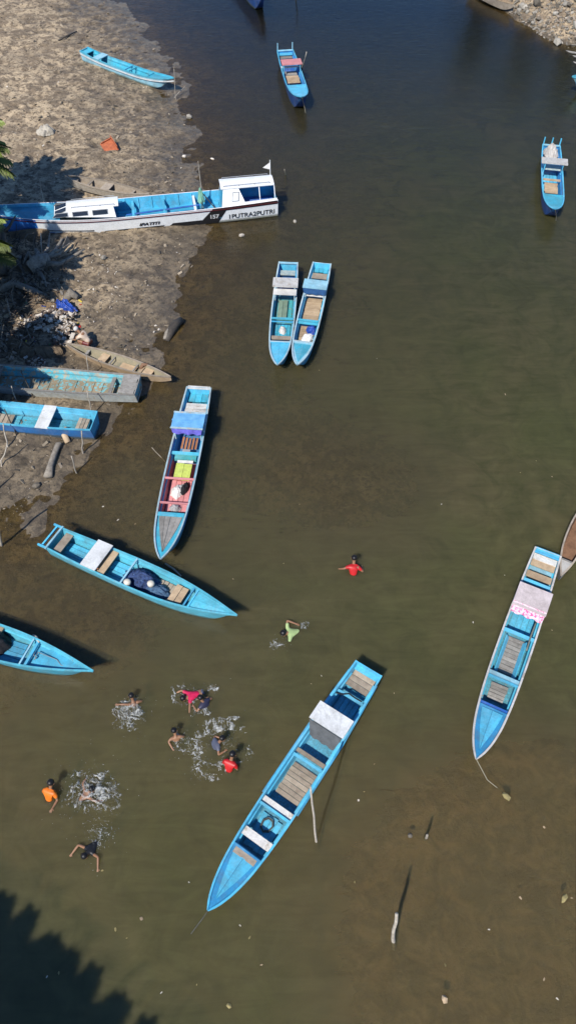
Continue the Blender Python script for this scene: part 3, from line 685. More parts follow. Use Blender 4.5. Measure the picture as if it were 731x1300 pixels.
# --- beached boats on the left
def gb(px, py): p = GG(px, py); return p.z
def beached(label, s_px, w_px, beam, base, Lb, **kw):
    S = G(*s_px, base + .5); W = G(*w_px, base + .5); e = S + (W - S).normalized() * Lb
    c, s = math.cos(TH), math.sin(TH); zz = base + .5 + kw.get('rise', .16) - CH
    e.z = zz + CH; dep_ = e.y * c - zz * s
    return Boat('wooden_boat', label, s_px, (365.5 + F * e.x / dep_, 650 - F * (e.y * s + zz * c) / dep_), beam, base=base, **kw)
b = beached('blue boat with a white board across it, beached at the left between poles', (119.6, 534), (0, 522.8), .98, .1, 6.4, outer=MIDB, inner=BLUE2, rim=BLUE2, group=None, zg=.52, draft=.06, floor=.08, zoom=(0, 450, 5.623), rail=BLUE2)
X = b.x
b.panel(X(385, 430, .52), X(290, 430, .52), .52, .50, WHITE, 'white_board', .03, posts=False); b.lslats(X(660, 470, .1), X(-150, 430, .1), 4, .1, CYAN, 'floor_plank', .93)
b.slats(X(640, 478, .3), X(560, 475, .3), 3, .30, WOOD, 'seat_plank', .85); b.slats(X(105, 450, .2), X(-30, 440, .2), 4, .2, WOOD, 'floor_plank', .6)
b.cross(X(-100, 430, .4), .42, .2, .04, WOOD); b.foredeck(5.0, BLUE2, BLUE2)
b = beached('worn turquoise boat with a grey plank stern, beached at the left', (175, 488.5), (0, 476.5), 1.1, .12, 6.8, outer=M('weathered_white_paint', (.45, .47, .44), (.3, .32, .3), 5, .8, (.3, .26, .2), .55), inner=WORN, rim=WOODG, zg=.46, draft=.04, floor=.08, zoom=(0, 450, 5.623), rail=WOODG)
X = b.x
q0 = X(1000, 200)
b.lslats(0.02, b.x(865, 210), 5, .50, WOODG, 'deck_board', 1.0); b.slats(X(860, 250, .1), X(-150, 200, .1), 16, .1, M('rotten_floor_wood', (.34, .25, .16), (.22, .2, .14), 3, .9, (.14, .40, .44), .52), 'floor_plank', .94)
b.cross(X(800, 240, .3), .34, .12, .04, WOODG); b.cross(X(-40, 200, .42), .42, .2, .04, WOODG); b.foredeck(5.6, WORN, WOODG)
# --- upper blue boat on the mud
bz = gb(165, 92)
b = Boat('wooden_boat', 'small light blue boat alone on the mud at the upper left', (106.5, 62), (221, 99), .72, PALE, CYAN, CYAN, base=bz + .03, zg=.45, rise=.30, srise=.12, draft=.0, floor=.1, plan=PLAN, zoom=(90, 40, 4.57), rail=CYAN, rake=.07)
X = b.x
b.foredeck(X(470, 250), CYAN, None, drop=.06); b.cross(.25, .5, .4, .03, CYAN, 'stern_bench'); b.panel(X(225, 130, .52), X(190, 118, .52), .5, .36, PALE, 'seat_board', .03, posts=False)
b.cross(X(370, 215, .4), .42, .06, .05, CYAN); b.cross(X(340, 210, .4), .42, .06, .05, BLUE2, 'crossbeam'); b.lslats(X(250, 170, .1), X(440, 240, .1), 3, .12, CYAN)
q = MB(); rr = []
for t in b.ts:
    hw, zg, bw, zb, xo = b.sec(t); rr.append([(t * b.L, -hw - .006, zg - .10), (t * b.L, -hw - .022, zg - .10), (t * b.L, -hw - .022, zg - .16), (t * b.L, -hw - .004, zg - .16)])
q.loft(rr, closed=True); q.build('rub_rail', WHITE, b.o)
# --- dugouts
def canoe(label, a, c, beam, base, outer, inner, seats, zoom=(0, 0, 1), name='dugout_canoe', **kw):
    kw.setdefault('rail', WOOD)
    return Boat(name, label, a, c, beam, outer, inner, WOOD, cat='canoe', plan=CANOE, base=base, zoom=zoom, stringer=False, transom=False, **kw)
b = canoe('old tan wooden canoe lying across the mud by the crouching person', (84, 436), (217, 477), .60, gb(150, 465) + .02, WOODT, M('old_canoe_inside', (.36, .31, .21), (.22, .21, .15), 4, .9, (.48, .40, .28), .6), 0, zg=.32, rise=.10, draft=0, floor=.07)
for f, mt, w in [(.2, WOODG, .1), (.36, WOODT, .3), (.44, WOODG, .04), (.66, WOODG, .05), (.72, WOODT, .1), (.78, WOODT, .34)]:
    b.cross(b.L * f, .22, w, .03, mt, 'thwart')
for f in (.55, .62): b.cross(b.L * f, .1, .3, .03, WOODT, 'floor_plank', .9)
p_ = b.world((b.L * .70, .05, .2)); q = MB(); q.tube([(0, 0, 0), (.1, .1, .12), (.3, .12, .1)], [.06, .07, .05], 7); o = q.build('cut_log', WOODB, None, True); o.location = p_; tag(o, 'short brown log piece inside the old tan canoe', 'log')
b = canoe('grey dugout canoe on the mud behind the white cabin boat', (82, 223), (190, 243), .66, gb(150, 245) + .22, STICK, WOOD, 0, zg=.36, rise=.16, draft=0, floor=.08)
for f, w in [(.1, .5), (.3, .12), (.5, .4), (.8, .12)]: b.cross(b.L * f, .31, w, .03, WOOD, 'thwart')
b = canoe('grey dugout canoe with pale end deck, cut by the right edge', (711.5, 731), (752, 628), .56, 0, WOODG, WOODB, 0, zg=.42, rise=.12, draft=.1, floor=.06)
b.cross(b.L * .18, .42, .04, .1, WOODG, 'bulkhead'); T0 = np.linspace(.02, .18, 6); q = MB()
q.loft([[(t * b.L, b.win(t, .42), .45), (t * b.L, -b.win(t, .42), .45), (t * b.L, -b.win(t, .38), .42), (t * b.L, b.win(t, .38), .42)] for t in T0], closed=True); q.build('end_deck', M('pale_end_deck', (.46, .44, .40), (.34, .33, .3), 4, .8), b.o)
b = canoe('tan canoe drawn up on the rocky bank at the top right', (651, 5), (596, -24), .62, .12, WOOD, WOODT, 0, zg=.4, rise=.12, draft=.02, floor=.08, rail=WOODT)
b.cross(b.L * .3, .35, .14, .03, WOOD); b.cross(b.L * .7, .35, .14, .03, WOOD)
# --- boats mostly out of frame, bows in view or mirrored in the water
b = Boat('wooden_boat', 'dark blue boat at the top edge, its bow mirrored in the water', (286, -64), (334, -11), 1.0, NAVYP, DBLUE, NAVYP, zg=.75, rise=.45, rail=NAVYP, L=6.0)
b.foredeck(4.7, DBLUE, NAVYP); b.cross(2, .5, .2, .04, WOOD)
b = Boat('wooden_boat', 'pale blue bow tip poking in at the right edge near the rocks', (800, 92), (725.5, 97), .95, PALE, CYAN, WHITE2, zg=.6, rise=.3, rail=CYAN, L=6.0)
b.foredeck(4.7, CYAN, CYAN); b.cross(2, .5, .2, .04, WOOD)

# ------------------------------------------------------------------ white cabin boat
A = G(353, 275, 0.02); C_ = G(118, 298, 0.02); dv = (C_ - A).xy.normalized(); nv = Vector((-dv.y, dv.x)); nv = nv if nv.y > 0 else -nv
LB = 12.9; HB = .74
st = Vector((A.x, A.y)) + nv * .56
zb0 = .02
root = empty('cabin_boat', (st.x, st.y, zb0), math.atan2(dv.y, dv.x)); tag(root, 'long white boat with two cabins and number 157, aground at the left', 'boat')
WB = paint('boat_white_paint', (.80, .81, .81), .80, .35, (.55, .53, .5), .95, .10)
LBLUE = paint('deck_blue_paint', (.06, .42, .66), .74)
BOWB = paint('bow_blue_paint', (.03, .20, .62), .75)
inv = (Matrix.Translation((st.x, st.y, zb0)) @ Matrix.Rotation(math.atan2(dv.y, dv.x), 4, 'Z')).inverted()
def bx(px, py, z): return (inv @ G(px, py, z + zb0))
PB = ([0, .1, .3, .5, .65, .76, .86, .93, .98, 1], [.82, .90, .98, 1, .97, .86, .60, .34, .12, .02])
def bsec(t):
    hw = max(float(crom(*PB, [t])[0]) * HB, .012); e = max(0, (t - .62) / .38)
    zg = .74 + .72 * max(0, (t - .5) / .5) ** 2 + .05 * max(0, (.2 - t) / .2)
    zb = 0 + .95 * max(0, (t - .76) / .24) ** 1.8
    return hw, zg, hw * (.80 - .35 * e), zb
def side(x, v, off=.008, s=1):
    hw, zg, bw, zb = bsec(min(max(x / LB, 0), 1)); return (x, s * (bw + (hw - bw) * v + off), zb + (zg - zb) * v)
tsb = np.linspace(0, 1, 44); rings = []
for t in tsb:
    hw, zg, bw, zb = bsec(t); x = t * LB; zf = max(.22, zb + .04); k = (zf - zb) / (zg - zb); fw = max(bw + (hw - bw) * k - .04, .005); iw = max(hw - .04, .005)
    k1 = .30; m1 = bw + (hw - bw) * k1
    rings.append([(x, 0, zb - .02), (x, bw, zb), (x, m1, zb + (zg - zb) * k1), (x, hw, zg), (x, iw, zg), (x, fw, zf), (x, 0, zf), (x, -fw, zf), (x, -iw, zg), (x, -hw, zg), (x, -m1, zb + (zg - zb) * k1), (x, -bw, zb)])
def mfb(i, k):
    t = tsb[i]
    if k in (0, 11): return 3
    if k in (1, 2, 9, 10): return 1 if t > (.70 if k in (1, 10) else .755) else 0
    if k in (3, 8): return 0
    return 2
q = MB(); q.loft(rings, closed=True, mf=mfb); q.add(rings[0], [(0, 1, 2, 3, 4, 5, 6), (0, 6, 7, 8, 9, 10, 11)], 0); r2 = [(p[0] + .04, p[1], p[2]) for p in rings[0]]; q.add(r2, [(6, 5, 4, 8, 7)], 2)
q.build('hull', [WB, BOWB, LBLUE, BLACK], root)
def sstrip(name, x0, x1, v0, v1, mat, n=16, s=1, off=.01, sk=0.0):
    q = MB(); rr = []
    for k in range(n + 1):
        f = k / n
        rr.append([side(x0 + (x1 - x0) * f + sk * v, v, off, s) for v in (v0, v1)])
    q.loft(rr); q.build(name, mat, root)
def spoly(name, pts, mat, s=1, off=.012, sub=8):
    """a painted shape on the hull side; pts are (x, v) quads"""
    q = MB()
    for (a, b2, c2, d2) in pts:
        rr = []
        for k in range(sub + 1):
            f = k / sub; l = [a[i] + (b2[i] - a[i]) * f for i in (0, 1)]; h = [d2[i] + (c2[i] - d2[i]) * f for i in (0, 1)]
            rr.append([side(l[0], l[1], off, s), side(h[0], h[1], off, s)])
        q.loft(rr)
    q.build(name, mat, root)
for s in (1, -1):
    sstrip('sheer_stripe', .05, LB * .99, .985, 1.0, REDS, 40, s, .012)
    q = MB(); rr = []
    for t in tsb:
        a = side(t * LB, .90, .0, s); c2 = side(t * LB, .86, 0, s); rr.append([(a[0], a[1], a[2]), (a[0], a[1] + s * .028, a[2]), (c2[0], c2[1] + s * .028, c2[2]), (c2[0], c2[1], c2[2])])
    q.loft(rr, closed=True); q.build('rub_rail', M('dark_red_rail', (.11, .018, .022)), root)
    spoly('painted_band', [((0.02, .78), (2.22, .78), (2.10, .98), (.02, .98)), ((2.55, .02), (3.40, .02), (2.75, .98), (2.10, .98)), ((3.40, .02), (4.70, .02), (4.45, .30), (3.22, .30))], BLACK, s)
    spoly('painted_band', [((4.95, .02), (7.5, .02), (7.25, .22), (4.80, .22))], BLACK, s)
    spoly('painted_line', [((7.7, .26), (9.6, .40), (9.6, .44), (7.7, .33))], BLACK, s); spoly('painted_line', [((7.5, .0), (9.8, .0), (9.8, .05), (7.5, .05))], BLACK, s)
def text_mesh(txt, size, x_at, v_at, mat, s=1, shear=0.0, sx=1.0, bold=.008):
    c = bpy.data.curves.new('lettering', 'FONT'); c.body = txt; c.size = size; c.shear = shear; c.offset = bold
    o = bpy.data.objects.new('tmp', c); col.objects.link(o); dg = bpy.context.evaluated_depsgraph_get(); me = bpy.data.meshes.new_from_object(o.evaluated_get(dg)); bpy.data.objects.remove(o)
    for v in me.vertices:
        hw, zg, bw, zb = bsec(min(max(x_at / LB, 0), 1)); v.co = side(x_at - s * v.co.x * sx, v_at + v.co.y / (zg - zb), .02, s)
    me.materials.clear(); me.materials.append(mat); o = bpy.data.objects.new('lettering', me); col.objects.link(o); o.parent = root; return o
text_mesh('1PUTRA2PUTRI', .30, 2.14, .20, BLACK, sx=.99, bold=.004); text_mesh('157', .27, 2.92, .34, WHITE, sx=1.0)
text_mesh('IPATITI', .19, 5.85, .34, BLACK, shear=.3, sx=1.4)
# aft cabin
def slab(name, pts, th, mat, parent=None, ax=1):
    """a flat panel through four or more corner points, thickened along one axis"""
    q = MB(); n = len(pts); o2 = [tuple(p[i] + (th if i == ax else 0) for i in range(3)) for p in pts]
    q.add([tuple(p) for p in pts] + o2, [tuple(range(n))[::-1], tuple(range(n, 2 * n))] + [(i, (i + 1) % n, (i + 1) % n + n, i + n) for i in range(n)])
    return q.build(name, mat, parent or root)
xf = bx(283, 266, .8).x; xr = .25
for s in (1, -1):
    w = .66 * s; ww = .34 * s
    sl = slab('cabin_side', [(xf, w, .74), (1.35, w * .96, .74), (1.62, ww, 1.36), (xf - .12, ww, 1.36)], -.03 * s, WB)
    fr = slab('window_frame', [(xf - .42, s * .580, .90), (xf - .72, s * .578, .90), (xf - .77, s * .425, 1.22), (xf - .49, s * .425, 1.22)], .014 * s, METAL, sl)
    slab('pane', [(xf - .45, s * .584, .925), (xf - .69, s * .582, .925), (xf - .735, s * .452, 1.19), (xf - .515, s * .452, 1.19)], .008 * s, WB, fr)
    slab('cabin_coaming', [(1.36, w * .95, .74), (.03, w * .88, .78), (.03, w * .86, .86), (1.38, w * .94, .84)], -.03 * s, WB)
    for xx in (.12, .75): q = MB(); q.tube([(xx, s * .575, .8), (xx, s * .53, .95), (xx, s * .32, 1.36)], .018, 6); q.build('stanchion', WB, root)
rf = MB(); rr = []
for k in range(9):
    u = -1 + k / 4; rr.append([(xf - .02, u * .38, 1.44 - .06 * u * u), (.12, u * .37, 1.43 - .06 * u * u), (.12, u * .37, 1.39 - .06 * u * u), (xf - .02, u * .38, 1.40 - .06 * u * u)])
rf.loft(rr, closed=True); rf.add(rr[0], [(0, 1, 2, 3)]); rf.add(rr[-1], [(3, 2, 1, 0)]); rfo = rf.build('cabin_roof', WB, root)
for s in (1, -1):
    q = MB(); q.tube([(xf - .15, s * .32, 1.46), (.3, s * .31, 1.46)], .012, 6)
    for k in range(4): xx = .3 + (xf - .45) * k / 3; q.tube([(xx, s * .315, 1.38), (xx, s * .315, 1.46)], .011, 5)
    q.build('roof_rail', METAL, rfo)
slab('bulkhead', [(xf - .02, -.62, .4), (xf - .02, .62, .4), (xf - .14, .32, 1.34), (xf - .14, -.32, 1.34)], .03, LBLUE, None, 0)
slab('cabin_floor', [(.1, -.52, .34), (xf, -.58, .34), (xf, .58, .34), (.1, .52, .34)], .03, DBLUE, None, 2)
q = MB(); q.tube([(.18, -.26, 1.38), (.18, -.30, 2.05)], .014, 6); pole_ = q.build('flag_pole', WB, root)
q = MB(); q.add([(.18, -.30, 1.95), (.48, -.36, 1.71), (.2, -.30, 1.65), (.18, -.293, 1.95), (.48, -.353, 1.71), (.2, -.293, 1.65)], [(0, 1, 2), (5, 4, 3), (0, 3, 4, 1), (1, 4, 5, 2), (2, 5, 3, 0)]); q.build('flag', CLOTH, pole_)
# fore cabin
x1, x0 = bx(67, 280, .9).x, bx(147, 276, .9).x
CW0, CW1, CZ = .52, .33, 1.04                              # fore cabin: half width at the base and the eaves, eaves height
for s in (1, -1):
    sl = slab('cabin_side', [(x0, s * CW0, .66), (x1 - .05, s * (CW0 + (CW1 - CW0) * .2 / (CZ - .66)), .86), (x1 - .62, s * CW1, CZ), (x0 + .05, s * CW1, CZ)], -.03 * s, WB)
    yw = lambda x_, z_: s * ((CW0 + (CW1 - CW0) * (z_ - .66) / (CZ - .66)) + .012)
    for k in range(3):
        a = x0 + .32 + k * .80; c2 = a + .58; cut = .16 if k == 2 else 0; za, zc = .82 + .02 * k, .97
        fr = slab('window', [(a - .03, yw(a, za), za - .025), (c2 + .03, yw(c2, za), za - .025), (c2 - cut + .03, yw(c2, zc), zc + .02), (a - .03, yw(a, zc), zc + .02)], .012 * s, METAL, sl)
        slab('pane', [(a, yw(a, za) + s * .014, za), (c2, yw(c2, za) + s * .014, za), (c2 - cut, yw(c2, zc) + s * .014, zc), (a, yw(a, zc) + s * .014, zc)], .006 * s, GLASSD, fr)
ws = slab('windscreen', [(x1 - .05, -.42, .86), (x1 - .05, .42, .86), (x1 - .62, .33, CZ), (x1 - .62, -.33, CZ)], -.03, WB, None, 0)
for s in (1, -1): slab('pane', [(x1 - .12, s * .04, .89), (x1 - .12, s * .38, .89), (x1 - .56, s * .30, CZ - .02), (x1 - .56, s * .04, CZ - .02)], .04, GLASSD, ws, 0)
rf = MB(); rr = []
for k in range(9):
    u = -1 + k / 4; rr.append([(x1 - .58, u * .33, CZ + .08 - .05 * u * u), (x0 - .16, u * .33, CZ + .08 - .05 * u * u), (x0 - .16, u * .33, CZ + .04 - .05 * u * u), (x1 - .58, u * .35, CZ + .04 - .05 * u * u)])
rf.loft(rr, closed=True); rf.add(rr[0], [(0, 1, 2, 3)]); rf.add(rr[-1], [(3, 2, 1, 0)]); rfo = rf.build('cabin_roof', WB, root)
for s in (1, -1):
    q = MB(); q.tube([(x0, s * .31, CZ + .10), (x1 - .8, s * .28, CZ + .10)], .010, 6)
    for k in range(4): xx = x0 + (x1 - .8 - x0) * k / 3; q.tube([(xx, s * (.31 - .03 * k / 3), CZ), (xx, s * (.31 - .03 * k / 3), CZ + .10)], .011, 5)
    q.build('roof_rail', METAL, rfo)
slab('bulkhead', [(x0 + .06, -.55, .3), (x0 + .06, .55, .3), (x0 + .06, .33, 1.03), (x0 + .06, -.33, 1.03)], .03, DBLUE, None, 0)
q = MB(); rr = []
for t in np.linspace(x1 / LB - .02, .985, 12):
    hw, zg, bw, zb = bsec(t); w = max(hw - .045, .008); rr.append([(t * LB, w, zg - .12), (t * LB, 0, zg - .10), (t * LB, -w, zg - .12)])
q.loft(rr); q.build('foredeck', LBLUE, root)
for k in range(7):                                          # frames inside the open hold
    xx = xf + .6 + k * (x0 - xf - 1.0) / 6
    for s in (1, -1): hw_, zg_, bw_, zb_ = bsec(xx / LB); lo = bw_ + (hw_ - bw_) * (.27 - zb_) / (zg_ - zb_) - .045; slab('rib', [(xx, s * lo, .26), (xx + .05, s * lo, .26), (xx + .05, s * (hw_ - .045), zg_ - .02), (xx, s * (hw_ - .045), zg_ - .02)], -.04 * s, BLUE2)
for k in range(3): xx = xf + 1.1 + k * (x0 - xf - 1.8) / 2; q = MB(); q.box((xx, 0, .58), (.10, 1.34, .05)); q.build('thwart', BLUE2 if k else WB, root)
nF = 5
for k in range(nF): q = MB(); q.box(((xf + x0) / 2, -.5 + k * .25, .25), (x0 - xf - .1, .235, .03)); q.build('floor_plank', LBLUE, root)
for s in (1,): q = MB(); q.tube([(xf + .9, .1, .6), (x0 - .4, .25, .55)], .035, 6); q.build('boom', DBLUE, root)
pm_ = bx(258, 263, .35); q = MB(); q.tube([(pm_.x, pm_.y, .26), (pm_.x, pm_.y, 1.0), (pm_.x + .02, pm_.y - .02, 2.35)], [.028, .026, .014], 6); q.build('mast', STICK, root)
q = MB(); q.tube([(pm_.x - .02, pm_.y, 1.0), (pm_.x - .55, pm_.y + .25, .3)], .022, 6); q.build('strut', DARKW, root); q = MB(); q.tube([(pm_.x + .02, pm_.y, 1.0), (pm_.x + .12, pm_.y + .5, .3)], .022, 6); q.build('strut', DARKW, root)
heap('green_cloth', 'small pale green cloth hanging at the mast of the cabin boat', 'cloth', M('pale_green_cloth', (.25, .55, .40)), root.matrix_basis @ Vector((pm_.x + .05, pm_.y + .03, .65)), .14, .2, .5, 0, 21)

# ------------------------------------------------------------------ poles, sticks, logs
def pole(label, base, tip, h, r=.03, mat=STICK, name='pole', cat='pole', ground=True, bz=None, crook=.03, group=None, n=7, taper=.7):
    a = GG(*base) if bz is None else G(*base, bz); c = G(*tip, h) if len(tip) == 2 else Vector(tip)
    a2 = a - (c - a).normalized() * .25 if bz is None else a
    pts = []; q_ = random.Random(int(base[0] * 7 + base[1])); d = c - a2
    s1 = d.cross(Vector((.3, 1, .2))).normalized()
    for k in range(6):
        f = k / 5; pts.append(a2.lerp(c, f) + s1 * crook * d.length * math.sin(f * 3.1) * q_.uniform(-.6, 1))
    q = MB(); q.tube([p - a for p in pts], [r * (1 - (1 - taper) * k / 5) for k in range(6)], n)
    o = q.build(name, mat, None, True); o.location = a
    return tag(o, label, cat, group)
pole('tall bleached pole leaning against the right side of the foreground boat', (403, 1080), (394, 999), 2.6, .03, crook=.004)
pole('short white post sticking out of the shallow water, bottom right', (499, 1204), (503, 1160), 1.15, .05)
pole('stub of a stake just above the water right of the foreground boat', (540, 1066), (542, 1060), .45, .04)
pole('thin pole by the bow of the small boat on the upper mud', (223, 126), (221, 87), 1.44, .018)
pole('slanted stick beside the thin pole at the upper mud edge', (222, 124), (236, 109), .35, .015, name='stick', cat='stick')
pole('pole leaning beside the pink-roofed boat', (382, 96), (389, 66), 1.15, .035)
pole('pole standing in the water at the top edge', (376, 14), (378, -30), 1.6, .04)
pole('short stake in the water right of the cabin boat stern', (364, 228), (361, 215), .45, .03)
pole('pole standing behind the blue bow of the cabin boat', (59, 276), (51, 228), 1.75, .025)
pole('crooked stick in the mud under the bow of the cabin boat', (54, 327), (52, 296), .95, .03, name='stick', cat='stick', crook=.08)
pole('pole standing behind the stern of the worn turquoise boat', (114.5, 481), (110, 452), 1.0, .02)
pole('pole between the two beached boats, near their sterns', (117.5, 528), (111, 496), 1.1, .022)
pole('pole between the two beached boats, near the left edge', (24.5, 520), (15, 490), 1.05, .022)
pole('dark stake leaning over the worn turquoise boat', (43, 505), (27, 470), 1.2, .02, DARKW)
pole('dark stake leaning over the blue beached boat', (22, 552), (6, 519), 1.0, .022, DARKW)
pole('short pole in the wet mud below the beached blue boat stern', (105.8, 575.6), (104, 547), 1.03, .03)
pole('lowest short stake in the wet mud, right of the grey log', (97.5, 601), (91, 579), .84, .025)
pole('bent grey pole in front of the blue beached boat, upper piece', (10, 567), (4.5, 538), .9, .025, crook=.06)
pole('bent grey pole at the left edge, lower piece leaning', (2.7, 592), (9.5, 562), .85, .025, crook=.06)
pole('tall post at the left edge, its long shadow on the mud', (2.7, 693), (-6, 650), 1.75, .04)
pole('post just outside the left edge, its shadow on the grey mud', (-16, 635), (-24, 600), 1.2, .03)
pole('thin stick in the water left of the red and blue boat', (212, 588), (193, 568), .32, .014, name='stick', cat='stick')
pole('pale stick standing in the shaded bank at the left edge', (15, 406), (9, 379), .7, .02, name='stick', cat='stick')
q = MB(); a, c = G(210, 715.5, .01), G(230, 731.5, .02); q.tube([Vector(), (c - a) * .5 + Vector((.02, .02, 0)), c - a], [.03, .028, .02], 6); o = q.build('stick', STICK, None, True); o.location = a
tag(o, 'pale stick floating below the bow of the red and blue boat', 'stick')
def log(label, pts, rad, mat, name='log', branches=(), cat='log'):
    w = [GG(*p, dz=dz) for *p, dz in pts]; o0 = w[0].copy(); q = MB(); q.tube([p - o0 for p in w], rad, 9)
    for bp, br in branches: q.tube([GG(x, y, dz=dz) - o0 for x, y, dz in bp], br, 6)
    for i, v in enumerate(q.v):
        k = 1 + .0; n_ = (rnd.random() - .5) * .18 * max(rad); q.v[i] = (v[0] + n_, v[1] + (rnd.random() - .5) * .18 * max(rad), v[2] + n_ * .5)
    o = q.build(name, mat, None, True); o.location = o0; return tag(o, label, cat)
log('grey log lying on the wet mud below the blue beached boat', [(62, 607, .06), (65, 594, .08), (70, 580, .09), (75, 568, .12), (79, 566, .14)], [.14, .10, .09, .10, .05], BARK)
log('yellowish stump tilted under the stern of the blue beached boat', [(87, 563, .05), (84, 557, .18), (87, 550, .3)], [.10, .11, .05], WOODT, 'stump', cat='stump')
log('dark log with a pale split end at the muddy waterline', [(212, 434, .04), (216, 426, .09), (222, 416, .12), (231, 409, .1)], [.10, .15, .17, .12], DARKW)
log('pale split piece lying against the dark log at the waterline', [(210, 433, .1), (213, 427, .14), (217, 420, .18)], [.07, .09, .05], BARK, 'wood_piece', cat='wood')
log('dark stick lying alone on the mud at the top left', [(75, 52, .04), (86, 47, .06), (98, 41, .05)], [.04, .05, .03], DARKW, 'stick', cat='stick')
# uprooted stump and dead trunks on the shaded bank
log('uprooted grey stump with twisted roots below the cabin boat bow', [(40, 345, 0.09), (52, 340, 0.24), (66, 335, 0.33)], [.30, .34, .16], BARK, 'uprooted_stump',
    [([(60, 338, 0.30), (74, 330, 0.42), (84, 318, 0.54)], [.10, .08, .04]), ([(60, 336, 0.30), (78, 332, 0.33), (93, 322, 0.48)], [.10, .08, .03]), ([(58, 342, 0.27), (80, 342, 0.27), (100, 333, 0.36), (110, 327, 0.39)], [.11, .09, .06, .03]),
     ([(55, 338, 0.30), (66, 326, 0.45), (68, 312, 0.57)], [.08, .06, .02]), ([(50, 345, 0.18), (52, 330, 0.30), (48, 326, 0.36)], [.12, .12, .06]), ([(50, 348, 0.12), (58, 358, 0.15), (60, 366, 0.06)], [.09, .06, .03]),
     ([(45, 340, 0.24), (40, 330, 0.33), (32, 340, 0.18)], [.1, .08, .05]), ([(74, 331, 0.41), (82, 330, 0.48), (90, 316, 0.57)], [.05, .04, .02])], cat='stump')
log('dark dead trunk in the shade at the left edge', [(4, 352, .1), (9, 335, .5), (13, 318, .9), (11, 310, 1.0)], [.2, .13, .11, .06], DARKW, 'dead_tree', [([(13, 320, .85), (22, 316, 1.0), (30, 306, 1.1)], [.08, .06, .03]), ([(10, 332, .5), (24, 340, .3), (34, 352, .1)], [.1, .08, .05])], cat='dead tree')
log('fallen trunk half buried in the shade above the rubbish heap', [(2, 372, .1), (20, 365, .2), (40, 372, .15), (60, 378, .05)], [.16, .15, .13, .08], BARK, 'fallen_log', cat='log')
log('root lump by the blue tarpaulin on the bank', [(84, 382, .05), (92, 377, .18), (100, 380, .1)], [.14, .2, .1], BARK, 'root_lump', cat='root')

# ------------------------------------------------------------------ rubbish, stones, debris
def stuff_bits(name, label, pts, mats, cat, seed=1, flat=.5):
    q_ = random.Random(seed); q = MB()
    for (p, s) in pts:
        m = q_.randrange(len(mats)); k = q_.random()
        if k < .5: blob(q, p, (s, s * q_.uniform(.5, 1), s * flat), q_.random(), m, .5)
        else: q.box(p, (s * 2, s * q_.uniform(.4, 1.2), s * .25), m, Matrix.Rotation(q_.random() * 6, 3, 'Z') @ Matrix.Rotation(q_.uniform(-.6, .6), 3, 'X') @ Matrix.Rotation(q_.uniform(-.6, .6), 3, 'Y'))
    return tag(q.build(name, mats), label, cat, kind='stuff')
def scatter(n, poly, smin, smax, seed, up=0.0, hfun=None):
    q_ = random.Random(seed); out = []; xs = [p[0] for p in poly]; ys = [p[1] for p in poly]
    while len(out) < n:
        x, y = q_.uniform(min(xs), max(xs)), q_.uniform(min(ys), max(ys)); ins = False
        for i in range(len(poly)):
            (ax, ay), (bx_, by) = poly[i], poly[(i + 1) % len(poly)]
            if (ay > y) != (by > y) and x < (bx_ - ax) * (y - ay) / (by - ay) + ax: ins = not ins
        if ins:
            p = G(x, y, .1); out.append((p, smin + (smax - smin) * q_.random() ** 3))
    z = height(np.array([p.x for p, s in out]), np.array([p.y for p, s in out]))
    return [(Vector((p.x, p.y, float(zz) + s * .3 + (hfun(p) if hfun else 0))), s) for (p, s), zz in zip(out, z)]
LEFTMUD = [(0, 0), (145, 0), (205, 60), (240, 105), (245, 200), (262, 225), (255, 300), (235, 360), (215, 410), (170, 470), (120, 545), (70, 610), (0, 690)]
stuff_bits('mud_lumps', 'small dark lumps and holes of churned mud on the left bank', scatter(1500, LEFTMUD, .02, .11, 3), [M('mud_lump', (.20, .165, .12), (.11, .09, .07), 5, .95), M('dark_mud_lump', (.085, .072, .055), None, 5, .8), M('pale_mud_lump', (.33, .27, .2), None, 5, .95)], 'mud', 4, .45)
stuff_bits('pale_debris', 'pale shells and litter strewn over the left bank', scatter(300, [(0, 0), (100, 0), (200, 120), (235, 200), (250, 290), (225, 380), (190, 440), (110, 500), (100, 560), (20, 650), (0, 600)], .012, .06, 5) + scatter(90, [(95, 340), (140, 300), (160, 380), (110, 430), (98, 400)], .02, .08, 8), [TRASHW, TRASHT, TRASHW], 'debris', 9, .4)
mound = lambda p: 0
def mound_at(cx, cy, r, hh):
    c = GG(cx, cy); return lambda p: hh * math.exp(-((p.x - c.x) ** 2 + (p.y - c.y) ** 2) / (r * r))
stuff_bits('rubbish_heap', 'heap of pale broken rubbish on the bank beside the blue tarpaulin', scatter(330, [(55, 405), (66, 392), (92, 392), (101, 402), (96, 425), (92, 442), (70, 440), (58, 425), (25, 418), (28, 408)], .05, .17, 12, 0, mound_at(78, 415, .8, .3)), [TRASHW, TRASHT, TRASHW, TRASHT, TRASHB], 'rubbish', 5, .6)
stuff_bits('rubbish_heap', 'small tan rubbish pile just above the worn turquoise boat', scatter(90, [(33, 458), (45, 452), (60, 460), (58, 468), (36, 466)], .05, .14, 15), [TRASHT, TRASHW, TRASHB], 'rubbish', 6, .6)
stuff_bits('coloured_litter', 'bright plastic scraps in and around the rubbish heap', scatter(70, [(30, 350), (60, 380), (105, 385), (110, 430), (60, 445), (20, 440)], .03, .09, 41), [M('red_plastic', (.5, .04, .03)), TARPD, TRASHW, M('yellow_plastic', (.6, .45, .05)), M('green_plastic', (.05, .3, .1))], 'litter', 11, .4)
